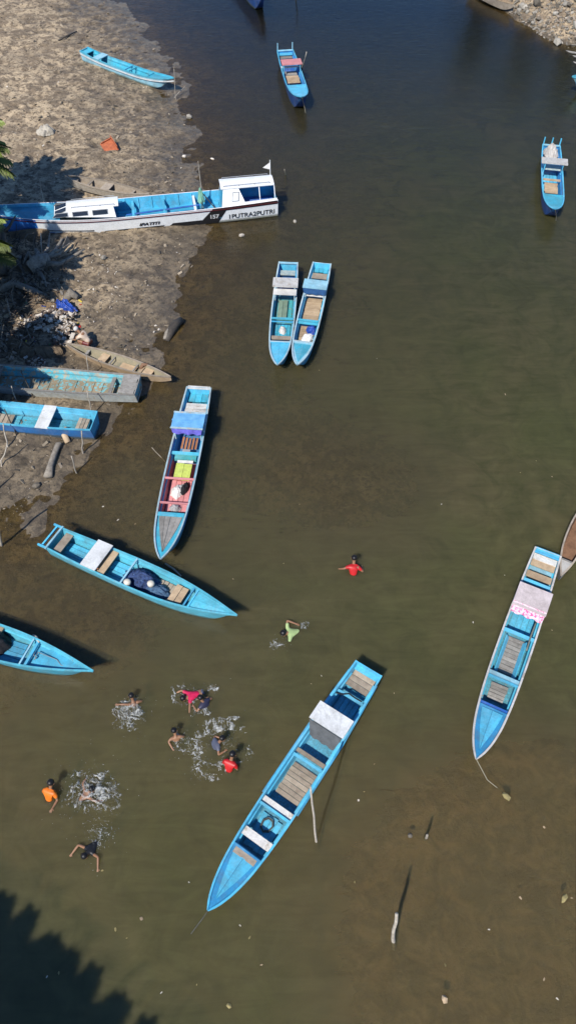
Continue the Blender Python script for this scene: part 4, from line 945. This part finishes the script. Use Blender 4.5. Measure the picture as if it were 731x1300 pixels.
stuff_bits('bank_litter', 'litter and roots in the shaded bank at the left edge', scatter(260, [(0, 300), (18, 300), (60, 355), (98, 370), (60, 400), (50, 460), (0, 462)], .04, .18, 18), [TRASHB, DARKW, TRASHT, BARK], 'litter', 7, .6)
q = MB(); q_ = random.Random(77)
for (p, s) in scatter(240, [(0, 300), (20, 300), (60, 330), (95, 350), (70, 385), (40, 400), (55, 445), (30, 462), (0, 462)], .1, .5, 71):
    a = q_.random() * 6.3; d = Vector((math.cos(a), math.sin(a), q_.uniform(.05, .9))).normalized(); l = q_.uniform(.3, .9); e = p + d * l * .5 + Vector((q_.uniform(-.1, .1), q_.uniform(-.1, .1), .05)); q.tube([p - Vector((0, 0, .15)), e, p + d * l], [.022, .016, .006], 4, q_.randrange(3))
tag(q.build('brushwood', [DARKW, DARKW, BARK]), 'tangle of dark dead brushwood on the shaded left bank', 'brushwood', kind='stuff')
heap('blue_tarpaulin', 'crumpled royal blue tarpaulin on top of the rubbish heap', 'tarp', TARPD, GG(85, 394, .12), .52, .2, .26, -.5, 17, n=40, rough=.8)
heap('white_bag', 'white bag at the left edge below the cabin boat bow', 'bag', CLOTH, GG(4, 318, .1), .35, .35, .3, 0, 25)
heap('pale_stone_heap', 'pale grey stone heap on the upper left mud', 'stones', ROCKP, GG(59, 168), .42, .40, .28, 0, 19, rough=.7)
q = MB(); q.box((0, 0, 0), (.62, .75, .02)); q.box((.28, 0, .1), (.03, .7, .22)); q.box((0, .33, .04), (.5, .04, .08)); o = q.build('rusty_sheet', RUST); o.location = GG(140, 190, .14); o.rotation_euler = (.35, -.25, .5)
tag(o, 'rusty red metal sheet lying on the upper left mud', 'metal sheet')
def stone(label, px, r, mat, name='stone', group=None, water=False, jag=.35, z=None):
    p = GG(*px) if not water else G(*px, -.02 if z is None else z); q = MB(); blob(q, (0, 0, 0), r, px[0] * 3 + px[1], 0, jag); o = q.build(name, mat); o.location = (p.x, p.y, p.z + r[2] * .5)
    return tag(o, label, 'stone', group)
ROCKY = M('yellow_algae_stone', (.36, .29, .12), (.22, .18, .08), 6, .8)
stone('yellowish anchor stone at the end of the right boat rope', (641, 1011), (.15, .10, .10), ROCKY, water=True)
stone('small tan stone breaking the water near the bottom edge, right', (563, 1268), (.08, .11, .10), WOODT, water=True)
stone('pale stone breaking the water near the bottom edge, centre', (291, 1277), (.08, .06, .05), ROCKY, water=True)
stone('dark stone in shallow water next to the stake stub', (520, 1061), (.08, .10, .07), ROCKD, water=True)
stone('yellow stone in shallow water at the lower right edge', (715, 1141), (.14, .07, .06), ROCKY, water=True)
stone('pale stone breaking the water below the cabin boat stern', (307, 300), (.17, .10, .10), ROCKP, water=True)
stone('pale stone on the mud right of the uprooted stump', (132, 329), (.15, .13, .12), ROCKP)
stone('white stone at the mud edge above the pink litter', (241, 150), (.2, .2, .14), ROCKP); stone('white stone on the dark wet mud near the cabin boat', (234, 200), (.13, .1, .1), TRASHW); stone('pale lump on wet mud above the cabin boat stern', (270, 203), (.14, .08, .08), TRASHW)
stone('buff stone in the water right of the cabin boat', (374, 282), (.14, .1, .07), ROCKP, water=True)
stone('dark stone with a white top at the mud edge above the left-edge boat', (47, 618), (.17, .14, .12), ROCKD)
for k, (x, y) in enumerate([(198, 414), (202, 419), (196, 422)]): stone(['topmost of three white pebbles beside the dark log', 'rightmost of three white pebbles beside the dark log', 'lowest of three white pebbles beside the dark log'][k], (x, y), (.07, .06, .05), TRASHW, 'pebble', 'white pebbles beside the dark log')
# floating leaves and litter
flo = [(641, 501, .07), (150, 660, .06), (131, 643, .05), (172, 665, .04), (296, 735, .03), (405, 470, .03), (455, 1016, .04), (147, 1180, .07), (180, 1166, .06), (161, 1191, .03), (305, 1175, .04), (317, 1190, .05), (332, 1225, .04),
       (565, 1225, .05), (660, 1140, .06), (690, 1243, .05), (707, 1268, .05), (725, 1140, .05), (360, 715, .03), (478, 455, .02), (680, 585, .03), (700, 605, .03), (660, 600, .03), (408, 858, .03), (395, 868, .03), (600, 790, .04), (700, 800, .03), (462, 1005, .03), (475, 970, .03),
       (240, 1120, .03), (60, 1240, .05), (75, 1235, .06), (130, 1105, .05), (320, 560, .03), (120, 730, .03), (560, 640, .03), (500, 880, .03), (380, 640, .03), (640, 730, .02), (250, 1250, .03), (205, 1260, .04), (450, 1120, .04), (620, 1180, .04), (690, 1050, .05)]
q = MB(); q_ = random.Random(4)
for x, y, s in flo:
    p = G(x, y, .012); blob(q, p, (s, s * q_.uniform(.4, .8), .012), q_.random(), q_.randrange(3), .5)
tag(q.build('floating_litter', [TRASHW, WOODT, ROCKY]), 'scattered specks of floating leaves and litter on the river', 'litter', kind='stuff')
# rocky bank, top right
RB_ = [(612, -2), (640, 10), (658, 24), (690, 46), (708, 54), (731, 62), (760, 66), (760, -10), (640, -14)]
for k, (p, s) in enumerate(scatter(110, RB_, .13, .40, 31)):
    q = MB(); blob(q, (0, 0, 0), (s, s * rnd.uniform(.6, 1), s * rnd.uniform(.5, .8)), k + .3, 0, .45); pale = rnd.random() < .7; o = q.build('rock', ROCKP if pale else ROCKD); o.location = p
    tag(o, ('pale' if pale else 'dark brown') + ' angular rock among the rubble of the top right bank', 'rock', ('pale' if pale else 'brown') + ' rocks of the top right bank')
stuff_bits('rubble', 'pale rubble filling the rocky bank at the top right', scatter(2200, RB_, .04, .16, 33), [ROCKP, ROCKD, ROCKP, TRASHT], 'rubble', 8, .7)
for k, (x, y) in enumerate([(722, 66), (728, 72), (721, 78), (730, 80)]):
    pole(['topmost', 'second', 'third', 'lowest'][k] + ' of four grey planks half in the water at the right edge', (x, y), (x + 26, y + 5), .25, .06, WOODG, 'plank', 'plank', group='planks in the water at the right edge')
# bushes on the bank beyond the frame, mirrored in the water
LEAF = M('dull_green_leaf', (.07, .10, .035), (.035, .055, .02), 6, .7, rv=.5)
def bush(label, loc, r, h, seed, n=1400, name='bush'):
    q_ = random.Random(seed); root_ = empty(name, loc); tag(root_, label, 'bush' if name == 'bush' else 'tree', 'plants of the top right bank'); q = MB()
    for i in range(6):
        a = q_.random() * 6.3; q.tube([(0, 0, -.1), (math.cos(a) * r * .3, math.sin(a) * r * .3, h * .5), (math.cos(a) * r * .7, math.sin(a) * r * .7, h * .85)], [.06, .04, .015], 5)
    q.build('stem', BARK, root_); q = MB(); cl = [(q_.gauss(0, r * .5), q_.gauss(0, r * .5), q_.uniform(.25, 1) * h) for _ in range(16)]
    for i in range(n):
        c = cl[q_.randrange(16)]; p = Vector((c[0] + q_.gauss(0, r * .2), c[1] + q_.gauss(0, r * .2), c[2] + q_.gauss(0, h * .1)))
        rot = Matrix.Rotation(q_.random() * 6.3, 3, 'Z') @ Matrix.Rotation(q_.uniform(-1, 1), 3, 'X'); s = q_.uniform(.07, .16)
        q.add([tuple(p + rot @ Vector(v)) for v in [(-s, 0, 0), (0, -s * .4, .01), (s, 0, 0), (0, s * .4, .01)]], [(0, 1, 2, 3)])
    q.build('foliage', LEAF, root_)
for k, (x, y, r, h) in enumerate([(16.2, 50.6, .5, .45), (15.0, 51.6, .45, .4), (17.0, 48.6, .5, .4)]):
    bush(['low green weed on the rocks, farthest right of the top bank', 'low green weed on the rocks at the very top edge', 'low green weed on the rocks, nearest the water'][k], (x, y, hz(x, y)), r, h, k, 350)
for k, (x, y, r, h) in enumerate([(13.0, 58.0, 1.8, 5.6), (16.0, 57.5, 2.0, 6.2), (19.2, 56.0, 2.0, 6.0), (21.5, 52.5, 1.9, 5.2), (22.0, 48.5, 1.6, 4.2)]):
    bush(['tall leafy tree on the far right bank, first beyond the tan canoe', 'tall leafy tree on the far right bank, second beyond the tan canoe', 'tall leafy tree on the far right bank, third beyond the tan canoe', 'leafy tree behind the rocks outside the upper right corner', 'smaller leafy tree outside the right edge above the planks'][k], (x, y, hz(x, y)), r, h, k + 7, 2600, 'leafy_tree')

# ------------------------------------------------------------------ coconut palms
FROND = M('palm_leaf', (.16, .20, .04), (.09, .14, .03), 3, .55, (.34, .30, .09), .60, .5, .05)
TRUNK = M('palm_trunk', (.22, .19, .15), (.12, .10, .08), 6, .95, None, .6, .1, .8)
_fr = {}
def frond_mesh(k, Lf):
    if k in _fr: return _fr[k]
    q = MB(); q_ = random.Random(k); N = 58; droop = q_.uniform(.10, .17)
    cur = lambda s: Vector((s * (1 - .10 * s / Lf), 0, .34 * s - droop * s * s))
    q.tube([cur(Lf * i / 10) for i in range(11)], [.035 * (1 - .085 * i) for i in range(11)], 5)
    for i in range(N):
        s = Lf * (.14 + .86 * i / (N - 1)); p = cur(s); l = .62 * (math.sin(math.pi * (.12 + .80 * i / (N - 1))) ** .7) * q_.uniform(.85, 1.1)
        for sg in (1, -1):
            fwd = .45 + .5 * i / N; d = Vector((fwd * .8, sg, -.42 - q_.uniform(0, .35))).normalized(); w = Vector((.055, 0, .009))
            m_ = p + d * l * .55; e = p + d * l + Vector((0, 0, -l * q_.uniform(.15, .35)))
            q.add([tuple(p - w * .5), tuple(p + w * .5), tuple(m_ + w * .6), tuple(m_ - w * .6), tuple(e)], [(0, 1, 2, 3), (3, 2, 4)])
    o = q.build('frond', FROND); me = o.data; bpy.data.objects.remove(o); _fr[k] = me; return me
def palm(label, top, basexy, nfr, Lf, seed, lean=.4):
    bz_ = hz(*basexy); base = Vector((basexy[0], basexy[1], bz_)); root_ = empty('coconut_palm', base); tag(root_, label, 'palm tree', 'coconut palms'); q = MB(); t = Vector(top) - base
    pts = [Vector((t.x * f ** 1.6, t.y * f ** 1.6, -.2 + (t.z + .2) * f)) for f in [i / 12 for i in range(13)]]
    q.tube(pts, [.20 - .008 * i + (.05 if i == 0 else 0) for i in range(13)], 10); q.build('trunk', TRUNK, root_, True); q_ = random.Random(seed)
    q = MB()
    for k in range(7): a = k * .9; blob(q, (t.x + .22 * math.cos(a), t.y + .22 * math.sin(a), t.z - .22), (.11, .11, .14), k, 0, .1)
    q.build('coconut_cluster', M('coconut_husk', (.22, .20, .06), (.12, .1, .04)), root_, True)
    for k in range(nfr):
        o = bpy.data.objects.new('frond', frond_mesh(k % 4 + 10 * int(Lf * 10), Lf)); col.objects.link(o); o.parent = root_; o.location = t
        o.rotation_euler = (q_.uniform(-.35, .35), -(.75 - 1.25 * ((k * 7) % nfr) / nfr), k * 2.399 + q_.uniform(-.2, .2))
def shade_palm(label, spx, h, nfr, Lf, seed):
    """a palm whose crown shades the ground at photo point spx: stands up-sun of it"""
    s_ = G(*spx, 0) if len(spx) == 2 else Vector((*spx[:2], 0)); t = h / math.tan(SUN_EL); c = (s_.x + math.sin(SUN_AZ) * t, s_.y + math.cos(SUN_AZ) * t)
    palm(label, (c[0], c[1], h), (c[0] - 1.3, c[1] - .7), nfr, Lf, seed)
shade_palm('coconut palm at the left edge behind the cabin boat, a dark frond showing', (26, 256), 3.65, 42, 3.0, 3)
shade_palm('coconut palm at the left edge beside the uprooted stump', (13, 352), 3.0, 42, 2.9, 5)
shade_palm('coconut palm at the left edge above the worn turquoise boat', (-4, 462), 3.3, 40, 2.6, 6)
for k, (sx_, sy_) in enumerate([(-8.9, .65), (-7.1, -.35), (-5.5, -1.45), (-3.9, -2.6)]):
    shade_palm('coconut palm off the lower left corner, ' + ['leftmost', 'second from the left', 'third from the left', 'rightmost'][k] + ' of four', (sx_, sy_, 0), 6.2, 60, 3.0, 8 + k)

DEADF = M('dead_palm_leaf', (.20, .14, .085), (.10, .075, .05), 4, .9, (.34, .27, .18), .6, .5, .05)
for k, (x, y, a_, lab) in enumerate([(10, 345, .3, 'brown dead frond under the dark trunk'), (30, 372, -.5, 'brown dead frond beside the fallen trunk'), (22, 400, .9, 'brown dead frond left of the rubbish heap'), (48, 430, 2.6, 'brown dead frond below the rubbish heap'), (14, 448, .1, 'brown dead frond just above the worn turquoise boat'),
                                 (66, 372, 3.6, 'brown dead frond above the blue tarpaulin'), (6, 300, .2, 'brown dead frond below the cabin boat bow'), (5, 425, -.7, 'brown dead frond at the left edge by the litter')]):
    me = frond_mesh(90 + k % 3, 1.9); me2 = me.copy(); me2.materials.clear(); me2.materials.append(DEADF); o = bpy.data.objects.new('dead_frond', me2); col.objects.link(o); p = GG(x, y, .06)
    o.location = p; o.rotation_euler = (rnd.uniform(-.3, .3), .12, a_); tag(o, lab, 'palm frond', 'dead fronds on the left bank')

# ------------------------------------------------------------------ people
SKIN = M('brown_skin', (.30, .155, .085), (.24, .12, .066), 4, .5, rv=.12, bump=0)
HAIR = M('black_hair', (.012, .010, .010), None, 20, .4)
EYE = M('dark_eye', (.01, .008, .008), None, 5, .2, bump=0)
def skin_mesh(name, V_, E_, rad, mat, parent, root_i=0, sub=2):
    me = bpy.data.meshes.new(name); me.from_pydata([tuple(v) for v in V_], E_, []); o = bpy.data.objects.new(name, me); col.objects.link(o)
    o.modifiers.new('Skin', 'SKIN'); sv = me.skin_vertices[0].data
    for i, r_ in enumerate(rad): sv[i].radius = (r_, r_) if not hasattr(r_, '__len__') else r_; sv[i].use_root = i == root_i
    s = o.modifiers.new('Subdivision', 'SUBSURF'); s.levels = s.render_levels = sub
    dg = bpy.context.evaluated_depsgraph_get(); nm = bpy.data.meshes.new_from_object(o.evaluated_get(dg)); bpy.data.objects.remove(o)
    nm.name = name; nm.materials.clear(); nm.materials.append(mat); nm.polygons.foreach_set('use_smooth', [True] * len(nm.polygons))
    o = bpy.data.objects.new(name, nm); col.objects.link(o); o.parent = parent; return o
def ellip(name, c, r, mat, parent, rot=None, cut=None, n=12):
    q = MB(); rr = []
    for i in range(n + 1):
        th = math.pi * i / n; rr.append([tuple(Vector(c) + ((rot or Matrix.Identity(3)) @ Vector((r[0] * math.sin(th) * math.cos(a), r[1] * math.sin(th) * math.sin(a), r[2] * math.cos(th))))) for a in [2 * math.pi * j / 14 for j in range(14)]])
    if cut: rr = rr[:cut]
    q.loft(rr, closed=True); return q.build(name, mat, parent, True)
def person(label, px, yaw, J, shirt=None, sleeves=.55, shorts=None, bz=0.0, hair=True, cap=None, scale=1.0, group='children swimming in the river'):
    """J: joints in metres; y is the way the chest faces (or the head points when lying), z = 0 is the water or ground"""
    loc = G(*px, bz); root_ = empty('person', (loc.x, loc.y, bz), yaw); root_.scale = (scale * .80,) * 3; tag(root_, label, 'person', group)
    V_, E_, r_ = [], [], []
    def add(p, r, par=None):
        V_.append(Vector(p)); r_.append(r)
        if par is not None: E_.append((par, len(V_) - 1))
        return len(V_) - 1
    pel, ch, nk, hd = [Vector(J[k]) for k in ('pelvis', 'chest', 'neck', 'head')]
    ip = add(pel, .095); ib = add(pel.lerp(ch, .5), .088, ip); ic = add(ch, .098, ib); i_n = add(nk, .045, ic); up = (hd - nk).normalized()
    ih = add(hd - up * .03, .078, i_n); ih2 = add(hd + up * .05, .072, ih)
    face = Vector(J.get('face', (0, 1, 0))).normalized(); add(hd - up * .01 + face * .095, .012, ih)
    idx = {}
    for s, n_ in ((-1, 'l'), (1, 'r')):
        sh = Vector(J[n_ + 'sh']); el = Vector(J[n_ + 'el']); wr = Vector(J[n_ + 'wr']); i0 = add(sh, .05, ic); i1 = add(sh.lerp(el, .5), .042, i0); i2 = add(el, .036, i1); i3 = add(el.lerp(wr, .45), .035, i2); i4 = add(wr, .024, i3)
        d = (wr - el).normalized(); pm = add(wr + d * .055, .026, i4); sd = d.cross(Vector((0, 0, 1))); sd = (sd if sd.length > .1 else Vector((1, 0, 0))).normalized(); dn = d.cross(sd)
        for k, (o_, ln) in enumerate([(-.028, .055), (-.010, .068), (.010, .064), (.027, .05)]):
            a = add(wr + d * (.085 + ln * .4) + sd * o_, .0085, pm); add(wr + d * (.085 + ln) + sd * o_ * 1.15 + dn * .015, .007, a)
        a = add(wr + d * .05 - sd * .042, .010, pm); add(wr + d * .085 - sd * .058 + dn * .01, .008, a)
        hp = Vector(J.get(n_ + 'hip', pel + Vector((s * .08, 0, -.04)))); kn = Vector(J[n_ + 'kn']); an = Vector(J[n_ + 'an']); k0 = add(hp, .075, ip); k1 = add(hp.lerp(kn, .5), .062, k0); k2 = add(kn, .048, k1); k3 = add(kn.lerp(an, .4), .046, k2); k4 = add(an, .03, k3)
        ft = Vector(J.get(n_ + 'ft', an + Vector((0, .13, -.05)))); add(ft, .026, k4); idx[n_] = (sh, el, wr, hp, kn)
    skin_mesh('body', V_, E_, r_, SKIN, root_)
    rot = up.to_track_quat('Z', 'Y').to_matrix()
    if cap: ellip('cap', hd + up * .045, (.098, .105, .085), cap, root_, rot)
    elif hair: ellip('hair', hd + up * .035 - face * .028, (.094, .100, .092), HAIR, root_, rot)
    sdv = up.cross(face).normalized()
    for s in (1, -1):
        ellip('eye', hd + up * .0 + face * .083 + sdv * s * .03, (.011, .011, .008), EYE, root_, None, None, 6); ellip('ear', hd + sdv * s * .088 - up * .005, (.014, .022, .03), SKIN, root_, rot, None, 6)
    if shirt:
        V2 = [pel + (ch - pel) * .02, pel.lerp(ch, .5), ch, ch.lerp(nk, .62)]; E2 = [(0, 1), (1, 2), (2, 3)]; R2 = [.118, .113, .122, .062]
        for n_ in 'lr':
            sh, el = idx[n_][:2]; V2 += [sh, sh.lerp(el, sleeves)]; R2 += [.070, .056]; k = len(V2); E2 += [(2, k - 2), (k - 2, k - 1)]
        skin_mesh('shirt', V2, E2, R2, shirt, root_)
    if shorts:
        V2 = [pel.lerp(ch, .1), pel]; E2 = [(0, 1)]; R2 = [.11, .112]
        for n_ in 'lr': hp, kn = idx[n_][3:]; V2 += [hp, hp.lerp(kn, .6)]; R2 += [.09, .076]; k = len(V2); E2 += [(1, k - 2), (k - 2, k - 1)]
        skin_mesh('shorts', V2, E2, R2, shorts, root_, 1)
    return root_
def stand(z=-.32, lean=.05, la=((-.26, .08, -.02), (-.24, .26, -.04)), ra=((.26, .08, -.02), (.24, .26, -.04)), look=(0, .12, -.03), side=0.0):
    """waist deep in the water: z is the pelvis, arms are elbow and wrist"""
    c = Vector((side, lean, z + .34)); n_ = c + Vector((side * .3, lean * .5, .13)); h = n_ + Vector((side * .3, .03 + lean * .3, .135))
    return dict(pelvis=(0, 0, z), chest=c, neck=n_, head=h, face=Vector(look) + Vector((0, .6, 0)), lsh=c + Vector((-.145, 0, .06)), rsh=c + Vector((.145, 0, .06)), lel=la[0], lwr=la[1], rel=ra[0], rwr=ra[1],
                lkn=(-.10, .12, z - .36), rkn=(.10, .05, z - .38), lan=(-.1, 0, z - .7), ran=(.1, -.08, z - .7))
def swim(la, ra, h=.07, hx=0.0, tail=-.26, kick=.06):
    c = Vector((0, 0, -.01))
    return dict(pelvis=(0, -.33, tail * .5), chest=c, neck=(hx * .4, .13, .03), head=(hx, .24, h), face=(hx, .75, -.5), lsh=(-.145, .06, .0), rsh=(.145, .06, .0), lel=la[0], lwr=la[1], rel=ra[0], rwr=ra[1],
                lhip=(-.08, -.38, tail * .6), rhip=(.08, -.38, tail * .6), lkn=(-.10, -.70, tail), rkn=(.10, -.70, tail - .04), lan=(-.10, -1.03, tail + kick), ran=(.12, -1.02, tail - .06), lft=(-.10, -1.16, tail + kick), rft=(.12, -1.15, tail - .06))
TR = lambda n_, c, w=None: M('wet_' + n_ + '_cloth', c, tuple(k * .6 for k in c), 6, .45, w, .66)
REDC, ORG, GRN, MAG, NAVY, BLKC, GRYB = TR('red', (.62, .02, .022)), TR('orange', (.85, .20, .015)), TR('pale_green', (.40, .52, .22), (.2, .26, .12)), TR('pink_red', (.62, .02, .09)), TR('navy', (.035, .035, .07), (.2, .12, .1)), TR('black', (.012, .012, .014)), TR('grey_blue', (.10, .11, .16))
person('person in a red shirt standing alone in mid-river', (448, 731), R(-4), stand(-.22, .22, ((-.30, .16, .14), (-.42, .22, .02)), ((.30, .14, .06), (.28, .34, .0))), REDC, .75, BLKC, scale=1.12)
person('person in a pale green shirt swimming left of mid-river', (369, 803), R(108), swim(((-.33, .16, -.06), (-.28, .36, -.08)), ((.36, .0, .14), (.22, -.22, .06)), .09), GRN, .8, BLKC, scale=1.1)
person('bare-backed child plunging in a round burst of spray, left of the group', (172, 900), R(20), stand(-.34, .18, ((-.30, .22, .12), (-.42, .26, .12)), ((.26, .18, .0), (.24, .30, -.1)), look=(0, .2, -.4)), None, shorts=BLKC)
person('swimmer in a pink-red shirt stretched out face down', (242, 884), R(114), swim(((-.28, .12, .02), (-.50, .22, -.02)), ((.30, .20, .02), (.30, .42, -.04)), .08, tail=-.12), MAG, .8, GRYB)
person('child in a dark navy shirt beside the pink-red swimmer', (264, 898), R(48), stand(-.32, .16, ((-.32, .16, .0), (-.28, .34, -.01)), ((.30, .12, .0), (.16, .32, -.02))), NAVY, .6, BLKC)
person('bare-chested child reaching down into the water, one arm long', (225, 944), R(14), stand(-.30, .16, ((-.24, .10, .06), (-.16, -.12, .0)), ((.24, .16, .02), (.2, .3, -.06)), look=(.3, .1, 0)), None, shorts=BLKC)
person('child in a dark wet shirt bending forward amid foam', (266, 950), R(-62), stand(-.34, .24, ((-.26, .30, .02), (-.12, .44, .02)), ((.32, .16, .02), (.30, .36, .0)), look=(0, .3, -.3)), GRYB, .6, BLKC)
person('child in a bright red shirt at the edge of the foam', (289, 980), R(-22), stand(-.20, .20, ((-.22, .16, .0), (-.14, .30, -.06)), ((.22, .16, .0), (.14, .30, -.06))), REDC, .7, BLKC, scale=1.1)
person('person in an orange shirt standing at the far left of the swimmers', (61, 1017), R(-18), stand(-.20, .20, ((-.22, .16, .0), (-.14, .30, -.06)), ((.24, .10, .02), (.22, -.10, .02))), ORG, .7, BLKC, scale=1.1)
person('child swimming in white churned water right of the orange shirt', (109, 1010), R(-50), swim(((-.36, .12, .0), (-.44, .32, -.03)), ((.34, .14, .02), (.44, .32, -.02)), .11), None, shorts=BLKC)
person('swimmer with a black top and both bare arms bent wide, lowest of all', (116, 1078), R(146), swim(((-.34, .05, .10), (-.50, .26, .02)), ((.34, .12, .10), (.36, .38, .02)), .10), BLKC, .25, GRYB)
g_ = GG(112, 441); cz = g_.z
person('person crouching at the end of the old tan canoe, pale cap and shirt', (112, 441), R(65), dict(pelvis=(0, -.16, .28), chest=(0, .10, .55), neck=(0, .20, .66), head=(0, .30, .74), face=(0, .9, -.5), lsh=(-.15, .12, .60), rsh=(.15, .12, .60), lel=(-.22, .30, .42), lwr=(-.12, .46, .30), rel=(.22, .30, .42), rwr=(.12, .46, .30),
       lhip=(-.10, -.14, .26), rhip=(.10, -.14, .26), lkn=(-.16, .26, .38), rkn=(.16, .26, .38), lan=(-.13, .06, .05), ran=(.13, .06, .05), lft=(-.15, .22, .02), rft=(.15, .22, .02)), TR('buff', (.62, .48, .36)), .7, TR('maroon', (.16, .03, .03)), bz=cz, cap=CLOTH, scale=1.2, group='people on the bank')

# ------------------------------------------------------------------ foam and spray
FOAM = M('white_foam', (.78, .80, .80), (.60, .62, .60), 12, .5, rv=0, bump=0)
_nt = FOAM.node_tree; _p = _nt.nodes['Principled BSDF']; _tc = nd(_nt, 'ShaderNodeTexCoord')
_nt.links.new(ramp(_nt, noise(_nt, _tc.outputs['Object'], 9, 4, .6), [(.36, .03), (.68, .60)]), _p.inputs['Alpha'])        # thin films and bubbles let the water show
def foam(label, px, rx, ry, seed, thr=.60, drops=120, ring=None, hgt=.10, rz=0.0, spread=1.25, scale=6.5):
    c = G(*px, 0); q_ = random.Random(seed); st_ = .011; nx, ny = int(2 * rx / st_), int(2 * ry / st_)
    u = (np.arange(nx + 1) - nx / 2) * st_; v = (np.arange(ny + 1) - ny / 2) * st_; U, V_ = np.meshgrid(u, v)
    wu = U + (fbm(U * 3 + seed * 7, V_ * 3, 3) - .5) * .35; wv = V_ + (fbm(U * 3 + 40, V_ * 3 + seed * 5, 3) - .5) * .35
    ridge = 1 - np.abs(2 * fbm(wu * scale + seed * 13.7, wv * scale + 5.1, 4, .6) - 1) * 2.2
    rad = np.sqrt((wu / rx) ** 2 + (wv / ry) ** 2)
    env = np.clip(1 - rad, 0, 1) ** .5 if ring is None else np.exp(-((rad - ring) / .22) ** 2)
    br = fbm(U * 1.6 + 70 + seed, V_ * 1.6, 2)
    fine = 1 - np.abs(2 * fbm(wu * scale * 2.7 + seed * 3.1, wv * scale * 2.7 + 9.1, 3, .6) - 1) * 2.2
    val = (ridge * .72 + fine * .28) * (.45 + .55 * env) * (.35 + 1.0 * br); val[rad >= 1] = -9
    cut_ = np.quantile(val[rad < 1], 1 - thr); keep = (val > cut_)
    z = .008 + np.clip(val - cut_, 0, .3) * hgt
    cr, sr = math.cos(rz), math.sin(rz); q = MB(); ids = {}
    def vid(j, i):
        if (j, i) not in ids:
            a, b2 = U[j, i] + (q_.random() - .5) * .006, V_[j, i] + (q_.random() - .5) * .006
            ids[(j, i)] = len(q.v); q.v.append((a * cr - b2 * sr, a * sr + b2 * cr, float(z[j, i])))
        return ids[(j, i)]
    for j in range(ny):
        for i in range(nx):
            if keep[j, i]: q.f.append((vid(j, i), vid(j, i + 1), vid(j + 1, i + 1), vid(j + 1, i))); q.m.append(0)
    for k in range(int(drops * 1.8)):
        a = q_.random() * 6.3; r_ = abs(q_.gauss(0, .5)) * spread; s = q_.uniform(.004, .011); p = Vector((math.cos(a) * r_ * rx, math.sin(a) * r_ * ry, .01 + abs(q_.gauss(0, .10)) * max(0, 1 - r_) * hgt * 10))
        blob(q, p, (s, s * q_.uniform(.6, 1.4), s * .7), k, 0, .3)
    o = q.build('splash_foam', FOAM, None, True); o.location = (c.x, c.y, 0); return tag(o, label, 'foam', None, 'stuff')
foam('round white burst of spray round the plunging child', (164, 906), .46, .50, 1, .42, 150, hgt=.35)
foam('broken foam circle round the child in the dark shirt and the red shirt', (284, 945), .85, .72, 2, .17, 110, ring=.78)
foam('foam wisps between the reaching child and the dark shirt', (240, 945), .45, .40, 3, .16, 60)
foam('churned white foam round the swimmer beside the orange shirt', (113, 1005), .80, .80, 4, .24, 260, hgt=.3)
foam('fine spray trail between the churned foam and the lowest swimmer', (128, 1058), .40, .62, 5, .03, 120)
foam('foam at the head of the pink-red swimmer', (232, 884), .40, .40, 6, .12, 50, ring=.8)
foam('foam streak under the kicking feet of the pink-red swimmer', (268, 873), .20, .13, 7, .30, 30)
foam('foam before the face of the pale green swimmer', (354, 818), .28, .24, 8, .14, 30)
foam('foam by the raised arm of the pale green swimmer', (386, 793), .22, .14, 9, .14, 25)
foam('foam fringe in front of the child in navy', (256, 906), .34, .16, 10, .18, 40)
foam('foam line left of the bright red shirt', (262, 985), .45, .20, 11, .13, 50, rz=-.4)
